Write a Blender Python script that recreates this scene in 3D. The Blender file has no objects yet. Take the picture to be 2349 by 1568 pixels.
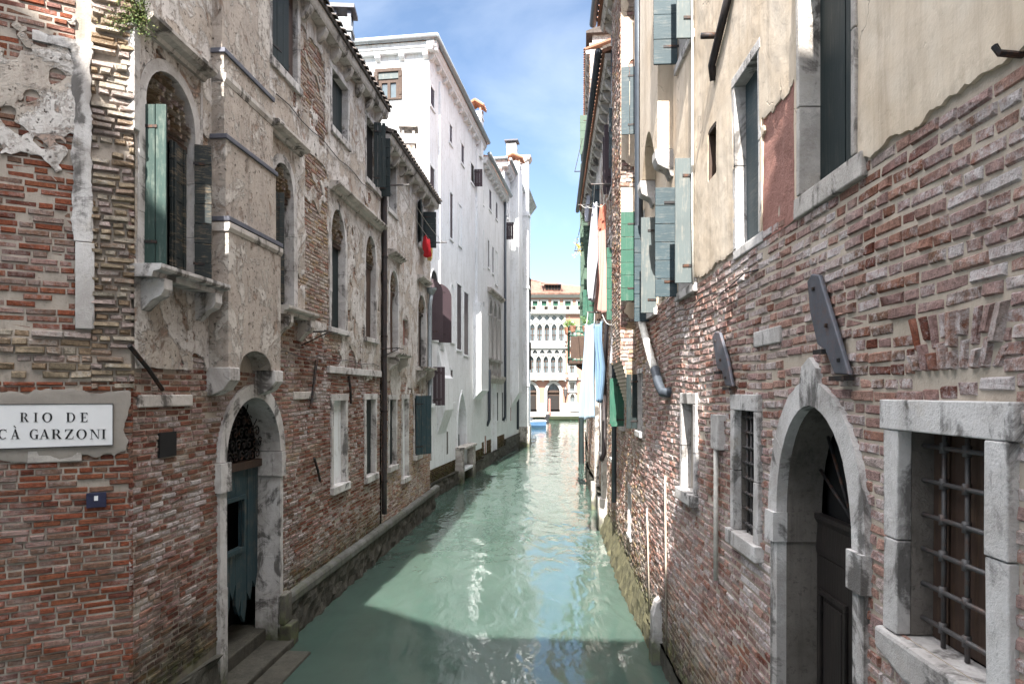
import bpy, math, random
from math import sin, cos, pi, sqrt, radians
from mathutils import Vector, Matrix, noise
random.seed(7)
rnd = random.random
def rr(a, b): return a + (b - a) * rnd()
C = bpy.context.scene.collection
sc = bpy.context.scene

# ------------------------------------------------------------------ camera, world, sun, exposure
F, CX, HZ, H = 1566.0, 1174.5, 900.0, 3.5        # focal length, centre and horizon in a 2349 px wide frame; eye height over the water
cam = bpy.data.cameras.new('camera'); camo = bpy.data.objects.new('camera', cam); C.objects.link(camo)
camo.location = (0, 0, H); camo.rotation_euler = (pi / 2, 0, 0)
cam.sensor_width = 36; cam.lens = 36 * F / 2349; cam.shift_y = (HZ - 784) / 2349
cam.clip_end = 3000; cam.clip_start = 0.05
sc.camera = camo

SX = 0.15                                         # sideways drift of a sun ray per metre of fall
toward_sun = Vector((-SX, -0.957, 1.0)).normalized()
elev = math.asin(toward_sun.z)
world = bpy.data.worlds.new("World"); sc.world = world; world.use_nodes = True
wn = world.node_tree; wn.nodes.clear()
def wnode(t, **k):
    n = wn.nodes.new(t)
    for a, b in k.items(): setattr(n, a, b)
    return n
sky = wnode('ShaderNodeTexSky', sky_type='NISHITA', sun_disc=False)
sky.sun_elevation = elev; sky.sun_rotation = pi + math.atan2(SX, .957)
sky.air_density = 1.0; sky.dust_density = 1.0; sky.ozone_density = 1.2; sky.altitude = 0
bg = wnode('ShaderNodeBackground'); bg.inputs[1].default_value = 0.06
wo = wnode('ShaderNodeOutputWorld')
tc = wnode('ShaderNodeTexCoord'); mp = wnode('ShaderNodeMapping'); mp.inputs['Rotation'].default_value = (0.2, 0.9, 0.45)
mp.inputs['Scale'].default_value = (1.2, 5.0, 1.6)
cn = wnode('ShaderNodeTexNoise'); cn.inputs['Scale'].default_value = 1.9; cn.inputs['Detail'].default_value = 8; cn.inputs['Roughness'].default_value = .55
cn.inputs['Distortion'].default_value = .6
cr = wnode('ShaderNodeValToRGB'); cr.color_ramp.elements[0].position = .47; cr.color_ramp.elements[1].position = .80
cr.color_ramp.elements[0].color = (0, 0, 0, 1); cr.color_ramp.elements[1].color = (.30, .30, .30, 1)
mx = wnode('ShaderNodeMix', data_type='RGBA'); mx.inputs[7].default_value = (6.5, 7.0, 7.6, 1)
L_ = wn.links.new
L_(tc.outputs['Generated'], mp.inputs[0]); L_(mp.outputs[0], cn.inputs['Vector']); L_(cn.outputs[0], cr.inputs[0])
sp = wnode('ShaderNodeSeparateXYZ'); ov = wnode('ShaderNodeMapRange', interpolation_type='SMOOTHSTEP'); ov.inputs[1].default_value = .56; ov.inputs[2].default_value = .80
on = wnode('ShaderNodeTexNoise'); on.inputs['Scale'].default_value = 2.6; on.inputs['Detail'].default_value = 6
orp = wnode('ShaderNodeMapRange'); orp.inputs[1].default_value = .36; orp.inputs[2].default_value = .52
om = wnode('ShaderNodeMath', operation='MULTIPLY'); m2 = wnode('ShaderNodeMix', data_type='RGBA'); m2.inputs[7].default_value = (33, 32.8, 33, 1)   # bright cloud layer added overhead, out of view, to lift the shaded walls
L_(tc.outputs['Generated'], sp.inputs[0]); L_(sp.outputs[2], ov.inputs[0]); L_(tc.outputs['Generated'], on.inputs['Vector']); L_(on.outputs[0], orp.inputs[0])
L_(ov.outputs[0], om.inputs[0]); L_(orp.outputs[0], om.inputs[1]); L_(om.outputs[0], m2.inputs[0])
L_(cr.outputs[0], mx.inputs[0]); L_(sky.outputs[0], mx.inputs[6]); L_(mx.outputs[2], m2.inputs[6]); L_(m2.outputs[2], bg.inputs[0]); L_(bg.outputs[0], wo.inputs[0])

sun = bpy.data.lights.new('sun', 'SUN'); sun.energy = 4.8; sun.angle = radians(.5); sun.color = (1, .955, .88)
suno = bpy.data.objects.new('sun', sun); C.objects.link(suno)
suno.rotation_euler = toward_sun.to_track_quat('Z', 'Y').to_euler(); suno.location = (-4, -20, 40)
sc.view_settings.view_transform = 'Standard'; sc.view_settings.look = 'None'
sc.view_settings.exposure = 2.1; sc.view_settings.gamma = 1
sc.render.engine = 'CYCLES'; sc.cycles.max_bounces = 8; sc.cycles.diffuse_bounces = 4
sc.cycles.use_denoising = True
sc.cycles.sample_clamp_indirect = 8

# ------------------------------------------------------------------ materials
class NT:
    def __init__(s, name):
        s.m = bpy.data.materials.new(name); s.m.use_nodes = True; s.t = s.m.node_tree
        s.b = s.t.nodes['Principled BSDF']; s.b.inputs['Roughness'].default_value = .85
        s.b.inputs['Specular IOR Level'].default_value = .3
        tcn = s.t.nodes.new('ShaderNodeTexCoord'); s.co = tcn.outputs['Object']
        g = s.t.nodes.new('ShaderNodeNewGeometry'); s.rand = g.outputs['Random Per Island']; s.pos = g.outputs['Position']; s.nor = g.outputs['Normal']
    def n(s, t, ins={}, **k):
        x = s.t.nodes.new(t)
        for a, b in k.items(): setattr(x, a, b)
        for a, b in ins.items():
            if hasattr(b, 'is_linked') or isinstance(b, bpy.types.NodeSocket): s.t.links.new(b, x.inputs[a])
            else: x.inputs[a].default_value = b
        return x
    def map(s, scale, rot=(0, 0, 0)):
        return s.n('ShaderNodeMapping', {'Vector': s.co, 'Scale': scale, 'Rotation': rot}).outputs[0]
    def noise(s, scale, detail=4, rough=.55, vec=None, dist=0):
        return s.n('ShaderNodeTexNoise', {'Vector': vec or s.co, 'Scale': scale, 'Detail': detail, 'Roughness': rough, 'Distortion': dist}).outputs[0]
    def ramp(s, fac, stops, interp='LINEAR'):
        x = s.n('ShaderNodeValToRGB', {'Fac': fac}); cr = x.color_ramp; cr.interpolation = interp
        while len(cr.elements) < len(stops): cr.elements.new(.5)
        for e, (p, c) in zip(cr.elements, stops):
            e.position = p; e.color = (c, c, c, 1) if isinstance(c, (int, float)) else (*c, 1)
        return x.outputs[0]
    def mix(s, fac, a, b, blend='MIX'):
        x = s.n('ShaderNodeMix', data_type='RGBA', blend_type=blend, clamp_factor=True)
        for i, v in ((0, fac), (6, a), (7, b)):
            if isinstance(v, bpy.types.NodeSocket): s.t.links.new(v, x.inputs[i])
            elif i == 0: x.inputs[0].default_value = v
            else: x.inputs[i].default_value = (v, v, v, 1) if isinstance(v, (int, float)) else (*v, 1)
        return x.outputs[2]
    def math(s, op, a, b=0):
        return s.n('ShaderNodeMath', {0: a, 1: b}, operation=op).outputs[0]
    def zed(s):
        return s.n('ShaderNodeSeparateXYZ', {0: s.pos}).outputs[2]
    def bump(s, h, strength=.4, dist=.01):
        x = s.n('ShaderNodeBump', {'Height': h, 'Strength': strength, 'Distance': dist})
        s.t.links.new(x.outputs[0], s.b.inputs['Normal'])
    def out(s, col, rough=None):
        if isinstance(col, bpy.types.NodeSocket): s.t.links.new(col, s.b.inputs['Base Color'])
        else: s.b.inputs['Base Color'].default_value = (*col, 1)
        if rough is not None:
            if isinstance(rough, bpy.types.NodeSocket): s.t.links.new(rough, s.b.inputs['Roughness'])
            else: s.b.inputs['Roughness'].default_value = rough
        return s.m

def tide(q, col, top, amount=.85, c1=(.035, .034, .024), c2=(.07, .085, .03)):
    """dark algae left by the tide: a stain with a ragged upper edge"""
    z = q.zed(); nz = q.noise(2.3, 5, .65)
    h = q.math('ADD', z, q.math('MULTIPLY', q.math('SUBTRACT', nz, .5), .9))
    f = q.ramp(q.math('DIVIDE', h, top), [(.35, amount), (1.0, 0)])
    alg = q.mix(q.ramp(q.noise(7, 4), [(.42, 0), (.62, 1)]), c1, c2)
    return q.mix(f, col, alg)

def brick_mat(name, pal, salt=.35, salt_c=(.42, .38, .37), tide_top=.9, soot=None, pal2=None, cl=(.46, .56)):
    """bricks coloured one by one from two palettes that swap over in clusters, with salt bloom, pitting and tide stain"""
    q = NT(name)
    n = len(pal); c = q.ramp(q.rand, [(i / n, p) for i, p in enumerate(pal)], 'CONSTANT')
    if pal2:
        n = len(pal2); c2 = q.ramp(q.rand, [(i / n, p) for i, p in enumerate(pal2)], 'CONSTANT')
        k = q.math('ADD', q.noise(.75, 4, .6), q.math('MULTIPLY', q.math('SUBTRACT', q.rand, .5), .16))
        c = q.mix(q.ramp(k, [(cl[0], 0), (cl[1], 1)]), c, c2)
    hs = q.n('ShaderNodeHueSaturation', {'Color': c, 'Value': q.ramp(q.noise(30, 6, .75), [(.28, .5), (.72, 1.4)])}).outputs[0]
    s = q.math('ADD', q.noise(1.0, 5, .65), q.math('MULTIPLY', q.math('SUBTRACT', q.noise(22, 6, .8), .5), 1.1))
    sv = q.math('ADD', s, q.math('MULTIPLY', q.math('SUBTRACT', q.rand, .5), .3))
    c = q.mix(q.ramp(sv, [(.50, 0), (.80, min(1, salt * 1.7))]), hs, salt_c)
    pit = q.ramp(q.noise(55, 4, .75), [(.32, .75), (.43, 0)])
    c = q.mix(pit, c, (.055, .035, .03))
    grime = q.ramp(q.noise(1.7, 6, .7), [(.54, 0), (.72, .55)]); c = q.mix(grime, c, (.07, .05, .042))
    if soot:
        d = q.n('ShaderNodeVectorMath', {0: q.pos, 1: soot[0]}, operation='DISTANCE').outputs[1]
        dn = q.math('ADD', q.math('DIVIDE', d, soot[1]), q.math('MULTIPLY', q.math('SUBTRACT', q.noise(3.5, 5, .7), .5), 1.5))
        c = q.mix(q.ramp(dn, [(.45, .85), (.95, 0)]), c, (.03, .016, .013))
    if tide_top: c = tide(q, c, tide_top)
    q.out(c, .92); q.b.inputs['Specular IOR Level'].default_value = .15
    q.bump(q.math('ADD', q.noise(40, 6, .75), q.math('MULTIPLY', q.noise(120, 3, .6), .5)), 1.0, .014)
    return q.m

def old_plaster(name, base, white, brown, dark, cov=.5, bump=1.0):
    """lime plaster worn in layers: whitish skim left in patches, brown undercoat showing, pits and runs"""
    q = NT(name)
    c = q.mix(q.ramp(q.noise(3.0, 6, .7), [(.35, 0), (.65, .8)]), base, tuple(x * .74 for x in base))
    e1 = q.noise(1.7, 8, .72, dist=.5); w = q.ramp(e1, [(cov, 0), (cov + .05, 1)])
    c = q.mix(q.math('MULTIPLY', w, .8), c, white)
    e2 = q.noise(2.3, 8, .74, dist=.9, vec=q.map((1, 1, .8), (.4, .7, 0))); b = q.ramp(e2, [(.57, 0), (.63, 1)])
    c = q.mix(q.math('MULTIPLY', b, .75), c, brown)
    c = q.mix(q.ramp(q.noise(11, 6, .8), [(.52, 0), (.68, .7)]), c, dark)
    p = q.ramp(q.noise(21, 4, .7), [(.33, 1), (.39, 0)]); c = q.mix(q.math('MULTIPLY', p, .8), c, (.06, .045, .036))
    st = q.ramp(q.noise(1.4, 5, .65, q.map((6, 6, .5))), [(.52, 0), (.74, .6)]); c = q.mix(st, c, dark)
    q.out(c, .95); q.b.inputs['Specular IOR Level'].default_value = .1
    h = q.math('ADD', q.math('MULTIPLY', w, .8), q.math('ADD', q.noise(9, 7, .75), q.math('MULTIPLY', q.noise(50, 4, .7), .5)))
    h = q.math('SUBTRACT', h, q.math('ADD', q.math('MULTIPLY', b, .9), q.math('MULTIPLY', p, .9)))
    q.bump(h, bump, .016); return q.m

def stained(name, base, light, darkc, scale=1.0, bump=.5, dark_amt=.6, tide_top=0, streak=True, rough=.9, warm=None, dist=.008, pits=False):
    q = NT(name)
    c = q.mix(q.ramp(q.noise(2.2 * scale, 6, .65), [(.35, 0), (.68, 1)]), base, light)
    if warm: c = q.mix(q.ramp(q.noise(1.25 * scale, 6, .7, dist=.7), [(.52, 0), (.68, .8)]), c, warm)
    if streak:
        v = q.map((7, 7, .55))
        st = q.ramp(q.noise(1.3, 5, .65, v), [(.52, 0), (.74, dark_amt)])
        c = q.mix(st, c, darkc)
    sp = q.ramp(q.noise(16 * scale, 6, .75), [(.54, 0), (.70, dark_amt)])
    c = q.mix(sp, c, darkc)
    h = q.math('ADD', q.noise(14, 6, .7), q.math('MULTIPLY', q.noise(75, 4, .7), .45))
    if pits:
        p = q.ramp(q.noise(26, 3, .6), [(.27, 1), (.34, 0)])
        c = q.mix(q.math('MULTIPLY', p, .75), c, (.07, .055, .045)); h = q.math('SUBTRACT', h, q.math('MULTIPLY', p, .8))
    if tide_top: c = tide(q, c, tide_top)
    q.out(c, rough); q.bump(h, bump, dist)
    return q.m

def wood(name, base, worn, amt=.35, rough=.6, axis='z', bump=.35):
    q = NT(name)
    v = q.map((22, 22, 1.6) if axis == 'z' else (3, 3, 34))
    g = q.noise(2.0, 6, .7, v)
    c = q.mix(q.ramp(q.noise(3, 4), [(.3, 0), (.7, .55)]), base, tuple(x * .62 for x in base))
    c = q.mix(q.ramp(q.rand, [(0, 0), (1, .4)]), c, tuple(min(1, x * 1.35) for x in base))
    w = q.math('ADD', q.math('MULTIPLY', g, .62), q.math('MULTIPLY', q.noise(7, 5, .7), .42))
    c = q.mix(q.ramp(w, [(.53, 0), (.66, amt)]), c, worn)
    q.out(c, rough); q.bump(g, bump, .006)
    return q.m

def metal(name, col, rough=.45, rust=0, met=.6):
    q = NT(name); q.b.inputs['Metallic'].default_value = met
    c = q.mix(q.ramp(q.noise(9, 6, .7), [(.4, 0), (.75, .6)]), col, tuple(x * .5 for x in col))
    c = q.mix(q.ramp(q.noise(30, 5, .7), [(.62, 0), (.75, .5)]), c, tuple(min(1, x * 1.8 + .03) for x in col))
    if rust: c = q.mix(q.ramp(q.noise(12, 6, .75), [(.5, 0), (.66, rust)]), c, (.17, .065, .025))
    q.out(c, rough); q.bump(q.noise(40, 4), .25, .004)
    return q.m

def plain(name, col, rough=.7, var=.25, scale=8, bump=.2):
    q = NT(name)
    c = q.mix(q.ramp(q.noise(scale, 5, .65), [(.3, 0), (.7, 1)]), tuple(x * (1 - var) for x in col), tuple(min(1, x * (1 + var)) for x in col))
    q.out(c, rough)
    if bump: q.bump(q.noise(scale * 4, 4), bump, .006)
    return q.m

M = {}
RED = (.215, .066, .036); DRED = (.125, .042, .028); PINK = (.30, .165, .125); TAN = (.33, .235, .145); GREY = (.34, .265, .24); OCH = (.29, .19, .095); MAU = (.27, .17, .155); BRN = (.17, .095, .065)
SOOT = (-2.95, 6.9, .55)
M['brick_left'] = brick_mat('weathered_red_brown_brick', [(.185, .075, .05), BRN, DRED, MAU, (.16, .08, .06), (.21, .14, .115), (.2, .09, .065), (.2, .12, .09), (.26, .2, .18)], .55, (.46, .42, .42), 1.3, (SOOT, 1.15), [PINK, GREY, MAU, (.30, .215, .15), (.26, .19, .16), PINK, (.33, .27, .22), BRN])
M['brick_upper'] = brick_mat('faded_tan_pink_brick', [PINK, TAN, GREY, (.34, .25, .19), BRN, (.37, .30, .24), MAU, (.3, .2, .14)], .5, (.50, .46, .43), 0)
M['brick_corner'] = brick_mat('orange_red_brick', [RED, (.22, .078, .042), DRED, BRN, (.2, .085, .055), RED, BRN], .25, tide_top=.9, soot=(SOOT, 1.1), pal2=[PINK, MAU, BRN, (.24, .15, .12), RED], cl=(.52, .64))
M['brick_tan'] = brick_mat('grey_tan_brick', [(.30, .235, .165), (.25, .18, .12), (.36, .31, .25), GREY, (.28, .2, .15), (.33, .26, .18)], .45, (.48, .45, .42), 0)
M['brick_right'] = brick_mat('mauve_pink_brick', [(.31, .205, .185), (.35, .21, .17), (.40, .32, .295), (.27, .165, .14), (.31, .2, .185), (.24, .11, .08), (.36, .28, .26), (.34, .2, .16), (.38, .3, .28), (.3, .19, .17)], .68, (.53, .485, .48), 1.35, None, [RED, (.23, .10, .07), MAU, DRED, PINK, (.2, .09, .06), BRN, MAU], (.54, .62))
M['brick_pale'] = brick_mat('pale_sunburnt_brick', [GREY, PINK, TAN, (.38, .31, .26), MAU, (.24, .12, .085), GREY, BRN], .5, (.48, .44, .40), 1.2)
M['brick_plinth'] = brick_mat('mossy_plinth_brick', [BRN, OCH, TAN, DRED, BRN, (.2, .15, .08)], .2, tide_top=1.5)
M['mortar_left'] = stained('grey_mortar', (.29, .25, .215), (.40, .35, .30), (.11, .09, .075), 1.4, .8, .5, 1.2)
M['mortar_right'] = stained('sandy_mortar', (.37, .31, .25), (.46, .395, .33), (.2, .15, .115), 1.4, .7, .3, .8)
M['plaster_old'] = old_plaster('flaking_grey_beige_plaster', (.46, .405, .355), (.60, .57, .55), (.34, .22, .165), (.19, .145, .12), .47)
M['plaster_breast'] = old_plaster('pitted_beige_plaster', (.44, .385, .34), (.56, .52, .48), (.36, .25, .19), (.20, .165, .14), .52, 1.0)
M['plaster_cream'] = stained('cream_lime_plaster', (.50, .42, .31), (.57, .50, .40), (.36, .295, .225), .55, .35, .35, dist=.01)
q = NT('cream_lime_plaster')
c_ = q.mix(q.ramp(q.noise(.9, 7, .68, dist=.5), [(.38, 0), (.62, 1)]), (.54, .435, .325), (.63, .54, .44))
c_ = q.mix(q.ramp(q.noise(1.3, 6, .7, q.map((5, 5, .45))), [(.48, 0), (.72, .75)]), c_, (.37, .29, .215))
c_ = q.mix(q.ramp(q.noise(4.5, 7, .75), [(.54, 0), (.68, .6)]), c_, (.37, .30, .225))
vo = q.n('ShaderNodeTexVoronoi', {'Vector': q.n('ShaderNodeVectorMath', {0: q.co, 1: q.n('ShaderNodeVectorMath', {0: q.n('ShaderNodeTexNoise', {'Vector': q.co, 'Scale': 2.5, 'Detail': 6}).outputs[1], 1: (.5, .5, .5)}, operation='SCALE').outputs[0]}, operation='ADD').outputs[0], 'Scale': .9}, feature='DISTANCE_TO_EDGE').outputs[0]
ck = q.math('MULTIPLY', q.ramp(vo, [(.002, 1), (.010, 0)]), q.ramp(q.noise(.8, 3), [(.52, 0), (.6, 1)]))
c_ = q.mix(q.math('MULTIPLY', ck, .7), c_, (.12, .09, .07)); q.out(c_, .93)
pk = q.ramp(q.noise(24, 4, .7), [(.27, 1), (.33, 0)])
q.bump(q.math('SUBTRACT', q.math('ADD', q.noise(6, 7, .7), q.math('MULTIPLY', q.noise(60, 3), .3)), q.math('ADD', q.math('MULTIPLY', pk, .6), ck)), .4, .011); M['plaster_cream'] = q.m
M['plaster_rose'] = stained('rough_rose_plaster', (.27, .13, .105), (.33, .17, .14), (.2, .09, .07), 2, 1.0, .4, dist=.02, streak=False)
M['plaster_cement'] = stained('grey_cement_patch', (.24, .215, .19), (.31, .28, .25), (.17, .145, .125), 1, .4, .3, dist=.008)
M['plaster_white'] = stained('white_lime_plaster', (.63, .64, .655), (.72, .73, .75), (.36, .34, .315), .5, .25, .6, dist=.006)
def limestone(name, base, white, crust, amt, tt=.55):
    q = NT(name)
    c = q.mix(q.ramp(q.noise(1.6, 7, .7, dist=.6), [(.40, 0), (.58, 1)]), base, white)
    cr = q.math('ADD', q.noise(2.1, 8, .72, dist=1.2), q.math('MULTIPLY', q.math('SUBTRACT', q.noise(1.2, 5, .6, q.map((5, 5, .6))), .5), .7))
    c = q.mix(q.ramp(cr, [(.53, 0), (.64, amt)]), c, crust)
    c = q.mix(q.ramp(q.noise(28, 5, .8), [(.56, 0), (.70, .45)]), c, tuple(x * .45 for x in base))
    c = q.mix(q.ramp(q.noise(3.7, 6, .7), [(.58, 0), (.70, .35)]), c, (.36, .30, .22))
    c = tide(q, c, tt); q.out(c, .9); q.b.inputs['Specular IOR Level'].default_value = .2
    q.bump(q.math('ADD', q.noise(17, 7, .75), q.math('MULTIPLY', q.noise(90, 3, .6), .4)), .8, .011); return q.m
M['stone'] = limestone('white_limestone', (.36, .335, .32), (.54, .52, .51), (.07, .064, .06), .85)
M['stone_dirty'] = limestone('sooty_limestone', (.33, .30, .275), (.50, .465, .435), (.06, .053, .048), .9)
M['stone_dark'] = stained('blackened_limestone', (.13, .12, .105), (.22, .20, .18), (.035, .032, .03), 1.5, .6, .7, tide_top=.9)
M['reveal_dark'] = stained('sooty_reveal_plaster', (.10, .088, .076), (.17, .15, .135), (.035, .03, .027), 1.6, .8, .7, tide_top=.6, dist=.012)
M['stone_plinth'] = stained('grey_plinth_stone', (.085, .083, .078), (.15, .148, .14), (.04, .038, .034), 1.5, .6, .6, tide_top=.75)
M['stone_wet'] = stained('wet_weedy_stone', (.045, .042, .034), (.075, .07, .055), (.018, .018, .014), 2.5, .9, .8, dist=.02)
M['stone_moss'] = stained('mossy_kerb_stone', (.05, .047, .027), (.095, .088, .048), (.022, .02, .014), 2.5, .8, .7, dist=.015)
M['wood_green_dark'] = wood('dark_green_painted_wood', (.009, .017, .018), (.075, .072, .06), .3)
M['wood_green_faded'] = wood('faded_green_painted_wood', (.022, .046, .040), (.17, .19, .16), .45)
M['wood_black'] = wood('weathered_black_green_wood', (.016, .022, .023), (.22, .165, .11), .75, axis='x')
M['wood_blue'] = wood('blue_grey_painted_wood', (.033, .053, .063), (.12, .125, .12), .65, axis='x')
M['wood_pale'] = wood('pale_grey_blue_wood', (.085, .103, .106), (.17, .165, .15), .75)
M['wood_emerald'] = wood('emerald_green_painted_wood', (.022, .082, .055), (.15, .18, .15), .3, .5)
M['wood_sage'] = wood('sage_green_painted_wood', (.048, .084, .060), (.13, .145, .12), .35, .55)
M['wood_purple'] = wood('plum_brown_painted_wood', (.05, .034, .04), (.07, .05, .05), .3, .5)
M['wood_brown'] = wood('old_brown_wood', (.05, .03, .022), (.13, .085, .05), .5)
M['wood_door'] = wood('black_varnished_wood', (.018, .015, .014), (.05, .04, .033), .4, .45)
M['wood_petrol'] = wood('petrol_blue_rotting_wood', (.022, .045, .055), (.16, .125, .09), .55)
M['lead'] = metal('lead_flashing', (.125, .13, .16), .6, met=.3)
M['slate'] = metal('grey_sheet_metal', (.10, .105, .125), .55, .35, .3)
M['zinc'] = metal('zinc_gutter', (.30, .33, .35), .5, met=.4)
M['pipe_dark'] = metal('dark_painted_pipe', (.045, .04, .042), .5, .25, .2)
M['pipe_blue'] = metal('dark_blue_grey_pipe', (.055, .065, .08), .45, 0, .3)
M['pipe_white'] = plain('flaking_white_pipe_paint', (.5, .48, .44), .6, .3, 14)
M['iron'] = metal('rusty_wrought_iron', (.035, .033, .034), .6, .5, .5)
M['iron_grey'] = metal('worn_grey_iron', (.10, .095, .095), .55, .35, .4)
M['tile'] = NT('terracotta_roof_tile'); 
q = M['tile']; c_ = q.ramp(q.rand, [(0, (.30, .13, .075)), (.25, (.38, .19, .12)), (.5, (.24, .115, .075)), (.75, (.42, .25, .17))], 'CONSTANT')
c_ = q.mix(q.ramp(q.noise(6, 5, .7), [(.5, 0), (.72, .7)]), c_, (.15, .12, .09)); q.bump(q.noise(30), .4); M['tile'] = q.out(c_, .9)
M['tile_far'] = plain('muted_terracotta_tile', (.17, .095, .072), .9, .55, 2.5)  # muted terracotta, the tile's own colour varied at random
M['tile_dark'] = plain('sooty_roof_tile', (.075, .062, .056), .9, .4, 12)
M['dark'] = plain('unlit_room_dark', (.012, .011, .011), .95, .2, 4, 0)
q = NT('window_glass'); q.b.inputs['Roughness'].default_value = .06; q.b.inputs['Specular IOR Level'].default_value = .9
M['glass'] = q.out(q.ramp(q.noise(1.5, 2), [(.3, (.07, .085, .095)), (.7, (.13, .16, .175))]))
M['curtain'] = plain('white_curtain', (.6, .6, .58), .9, .1, 10, 0)
M['enamel'] = plain('white_enamel', (.66, .66, .67), .35, .05, 5, .05)
M['ink'] = plain('black_lettering_paint', (.02, .02, .022), .5, .2, 20, 0)
M['navy'] = plain('navy_plaque', (.02, .022, .05), .5, .3, 20, .1)
M['rope'] = plain('pale_cord', (.5, .48, .45), .9, .1, 30, 0)
M['pink_wall'] = stained('salmon_pink_render', (.28, .15, .115), (.32, .18, .14), (.24, .13, .10), .06, .1, .25, dist=.01)
M['white_marble'] = stained('white_facade_marble', (.31, .295, .28), (.37, .355, .34), (.19, .18, .17), .35, .15, .3, dist=.01)
M['skin'] = plain('skin', (.45, .27, .19), .6, .1, 20, 0)

# ------------------------------------------------------------------ mesh helpers
class MB:
    def __init__(s): s.v = []; s.f = []; s.mi = []
    def poly(s, pts, m=0):
        i = len(s.v); s.v.extend(tuple(p) for p in pts); s.f.append(tuple(range(i, i + len(pts)))); s.mi.append(m)
    def hexa(s, p, m=0):                          # p: four points, then the four facing them
        i = len(s.v); s.v.extend(tuple(x) for x in p)
        for a in ((0, 1, 2, 3), (7, 6, 5, 4), (0, 4, 5, 1), (1, 5, 6, 2), (2, 6, 7, 3), (3, 7, 4, 0)):
            s.f.append(tuple(i + k for k in a)); s.mi.append(m)
    def add(s, verts, faces, m=0):
        i = len(s.v); s.v.extend(tuple(x) for x in verts)
        for f in faces: s.f.append(tuple(i + k for k in f)); s.mi.append(m)
    def obj(s, name, mats, parent=None, smooth=False, bevel=0, recalc=True):
        me = bpy.data.meshes.new(name); me.from_pydata(s.v, [], s.f)
        for m in (mats if isinstance(mats, (list, tuple)) else [mats]): me.materials.append(M[m])
        if any(s.mi): me.polygons.foreach_set('material_index', s.mi)
        if recalc and len(s.f) < 60000:
            import bmesh
            bm = bmesh.new(); bm.from_mesh(me); bmesh.ops.recalc_face_normals(bm, faces=bm.faces); bm.to_mesh(me); bm.free()
        if smooth: me.polygons.foreach_set('use_smooth', [True] * len(me.polygons))
        me.update()
        o = bpy.data.objects.new(name, me); C.objects.link(o)
        if parent is not None:
            o.parent = parent
            if parent.type == 'EMPTY': o.matrix_parent_inverse = Matrix.Translation(-Vector(parent.location))
        if bevel:
            b = o.modifiers.new('bevel', 'BEVEL'); b.width = bevel; b.segments = 2; b.limit_method = 'ANGLE'; b.angle_limit = radians(40)
        return o
def thing(name, label, cat, loc, group=None):
    o = bpy.data.objects.new(name, None); C.objects.link(o); o.location = loc; o.empty_display_size = .3
    o['label'] = label; o['category'] = cat
    if group: o['group'] = group
    return o
def tag(o, label, cat, group=None):
    o['label'] = label; o['category'] = cat
    if group: o['group'] = group
    return o

class Fr:                                          # a frame: u along, o outwards, z up
    def __init__(s, origin, d, n=None):
        s.O = Vector((origin[0], origin[1], origin[2] if len(origin) > 2 else 0)); s.d = Vector((d[0], d[1], 0)).normalized()
        s.n = Vector((n[0], n[1], 0)).normalized()
    bulge = 0
    def pt(s, u, z, o=0):
        if s.bulge: o += s.bulge * (noise.noise(Vector((u * .6, z * .7, 4.2))) + .4 * noise.noise(Vector((u * 1.9, z * 2.1, 8.2))))   # old walls are not flat
        return s.O + s.d * u + s.n * o + Vector((0, 0, z))
    def at(s, px, py, o=0):
        kx = (px - CX) / F
        Y = (o + s.O.x * s.n.x + s.O.y * s.n.y) / (s.n.x * kx + s.n.y)
        p = Vector((kx * Y, Y, 0)) - Vector((s.O.x, s.O.y, 0))
        return p.dot(s.d), H + (HZ - py) / F * Y
    def rect(s, xl, xr, yt, yb, xref=None, o=0):
        x = xl if xref is None else xref
        a = s.at(xl, 900, o)[0]; b = s.at(xr, 900, o)[0]
        return (min(a, b), max(a, b), s.at(x, yb, o)[1], s.at(x, yt, o)[1])
    def sub(s, u, o, ang):                          # leaf frame hinged at (u, o), turned ang from +u towards +o
        d = s.d * cos(ang) + s.n * sin(ang); n = s.n * cos(ang) - s.d * sin(ang)
        p = s.pt(u, 0, o); return Fr((p.x, p.y, 0), d, n)
def P(px, py, Y): return Vector(((px - CX) / F * Y, Y, H + (HZ - py) / F * Y))

def B(mb, W, u0, u1, z0, z1, o0, o1, m=0):
    mb.hexa([W.pt(u0, z0, o0), W.pt(u1, z0, o0), W.pt(u1, z1, o0), W.pt(u0, z1, o0), W.pt(u0, z0, o1), W.pt(u1, z0, o1), W.pt(u1, z1, o1), W.pt(u0, z1, o1)], m)
def X(mb, W, pts, o0, o1, m=0):                     # (u, z) outline extruded from o0 to o1
    n = len(pts); i = len(mb.v)
    mb.v.extend(tuple(W.pt(u, z, o0)) for u, z in pts); mb.v.extend(tuple(W.pt(u, z, o1)) for u, z in pts)
    mb.f.append(tuple(range(i, i + n))); mb.f.append(tuple(range(i + 2 * n - 1, i + n - 1, -1))); mb.mi += [m, m]
    for k in range(n): mb.f.append((i + k, i + n + k, i + n + (k + 1) % n, i + (k + 1) % n)); mb.mi.append(m)
def XS(mb, W, prof, u0, u1, m=0):                   # (o, z) profile swept along u
    n = len(prof); i = len(mb.v)
    mb.v.extend(tuple(W.pt(u0, z, o)) for o, z in prof); mb.v.extend(tuple(W.pt(u1, z, o)) for o, z in prof)
    mb.f.append(tuple(range(i, i + n))); mb.f.append(tuple(range(i + 2 * n - 1, i + n - 1, -1))); mb.mi += [m, m]
    for k in range(n): mb.f.append((i + k, i + n + k, i + n + (k + 1) % n, i + (k + 1) % n)); mb.mi.append(m)
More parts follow.
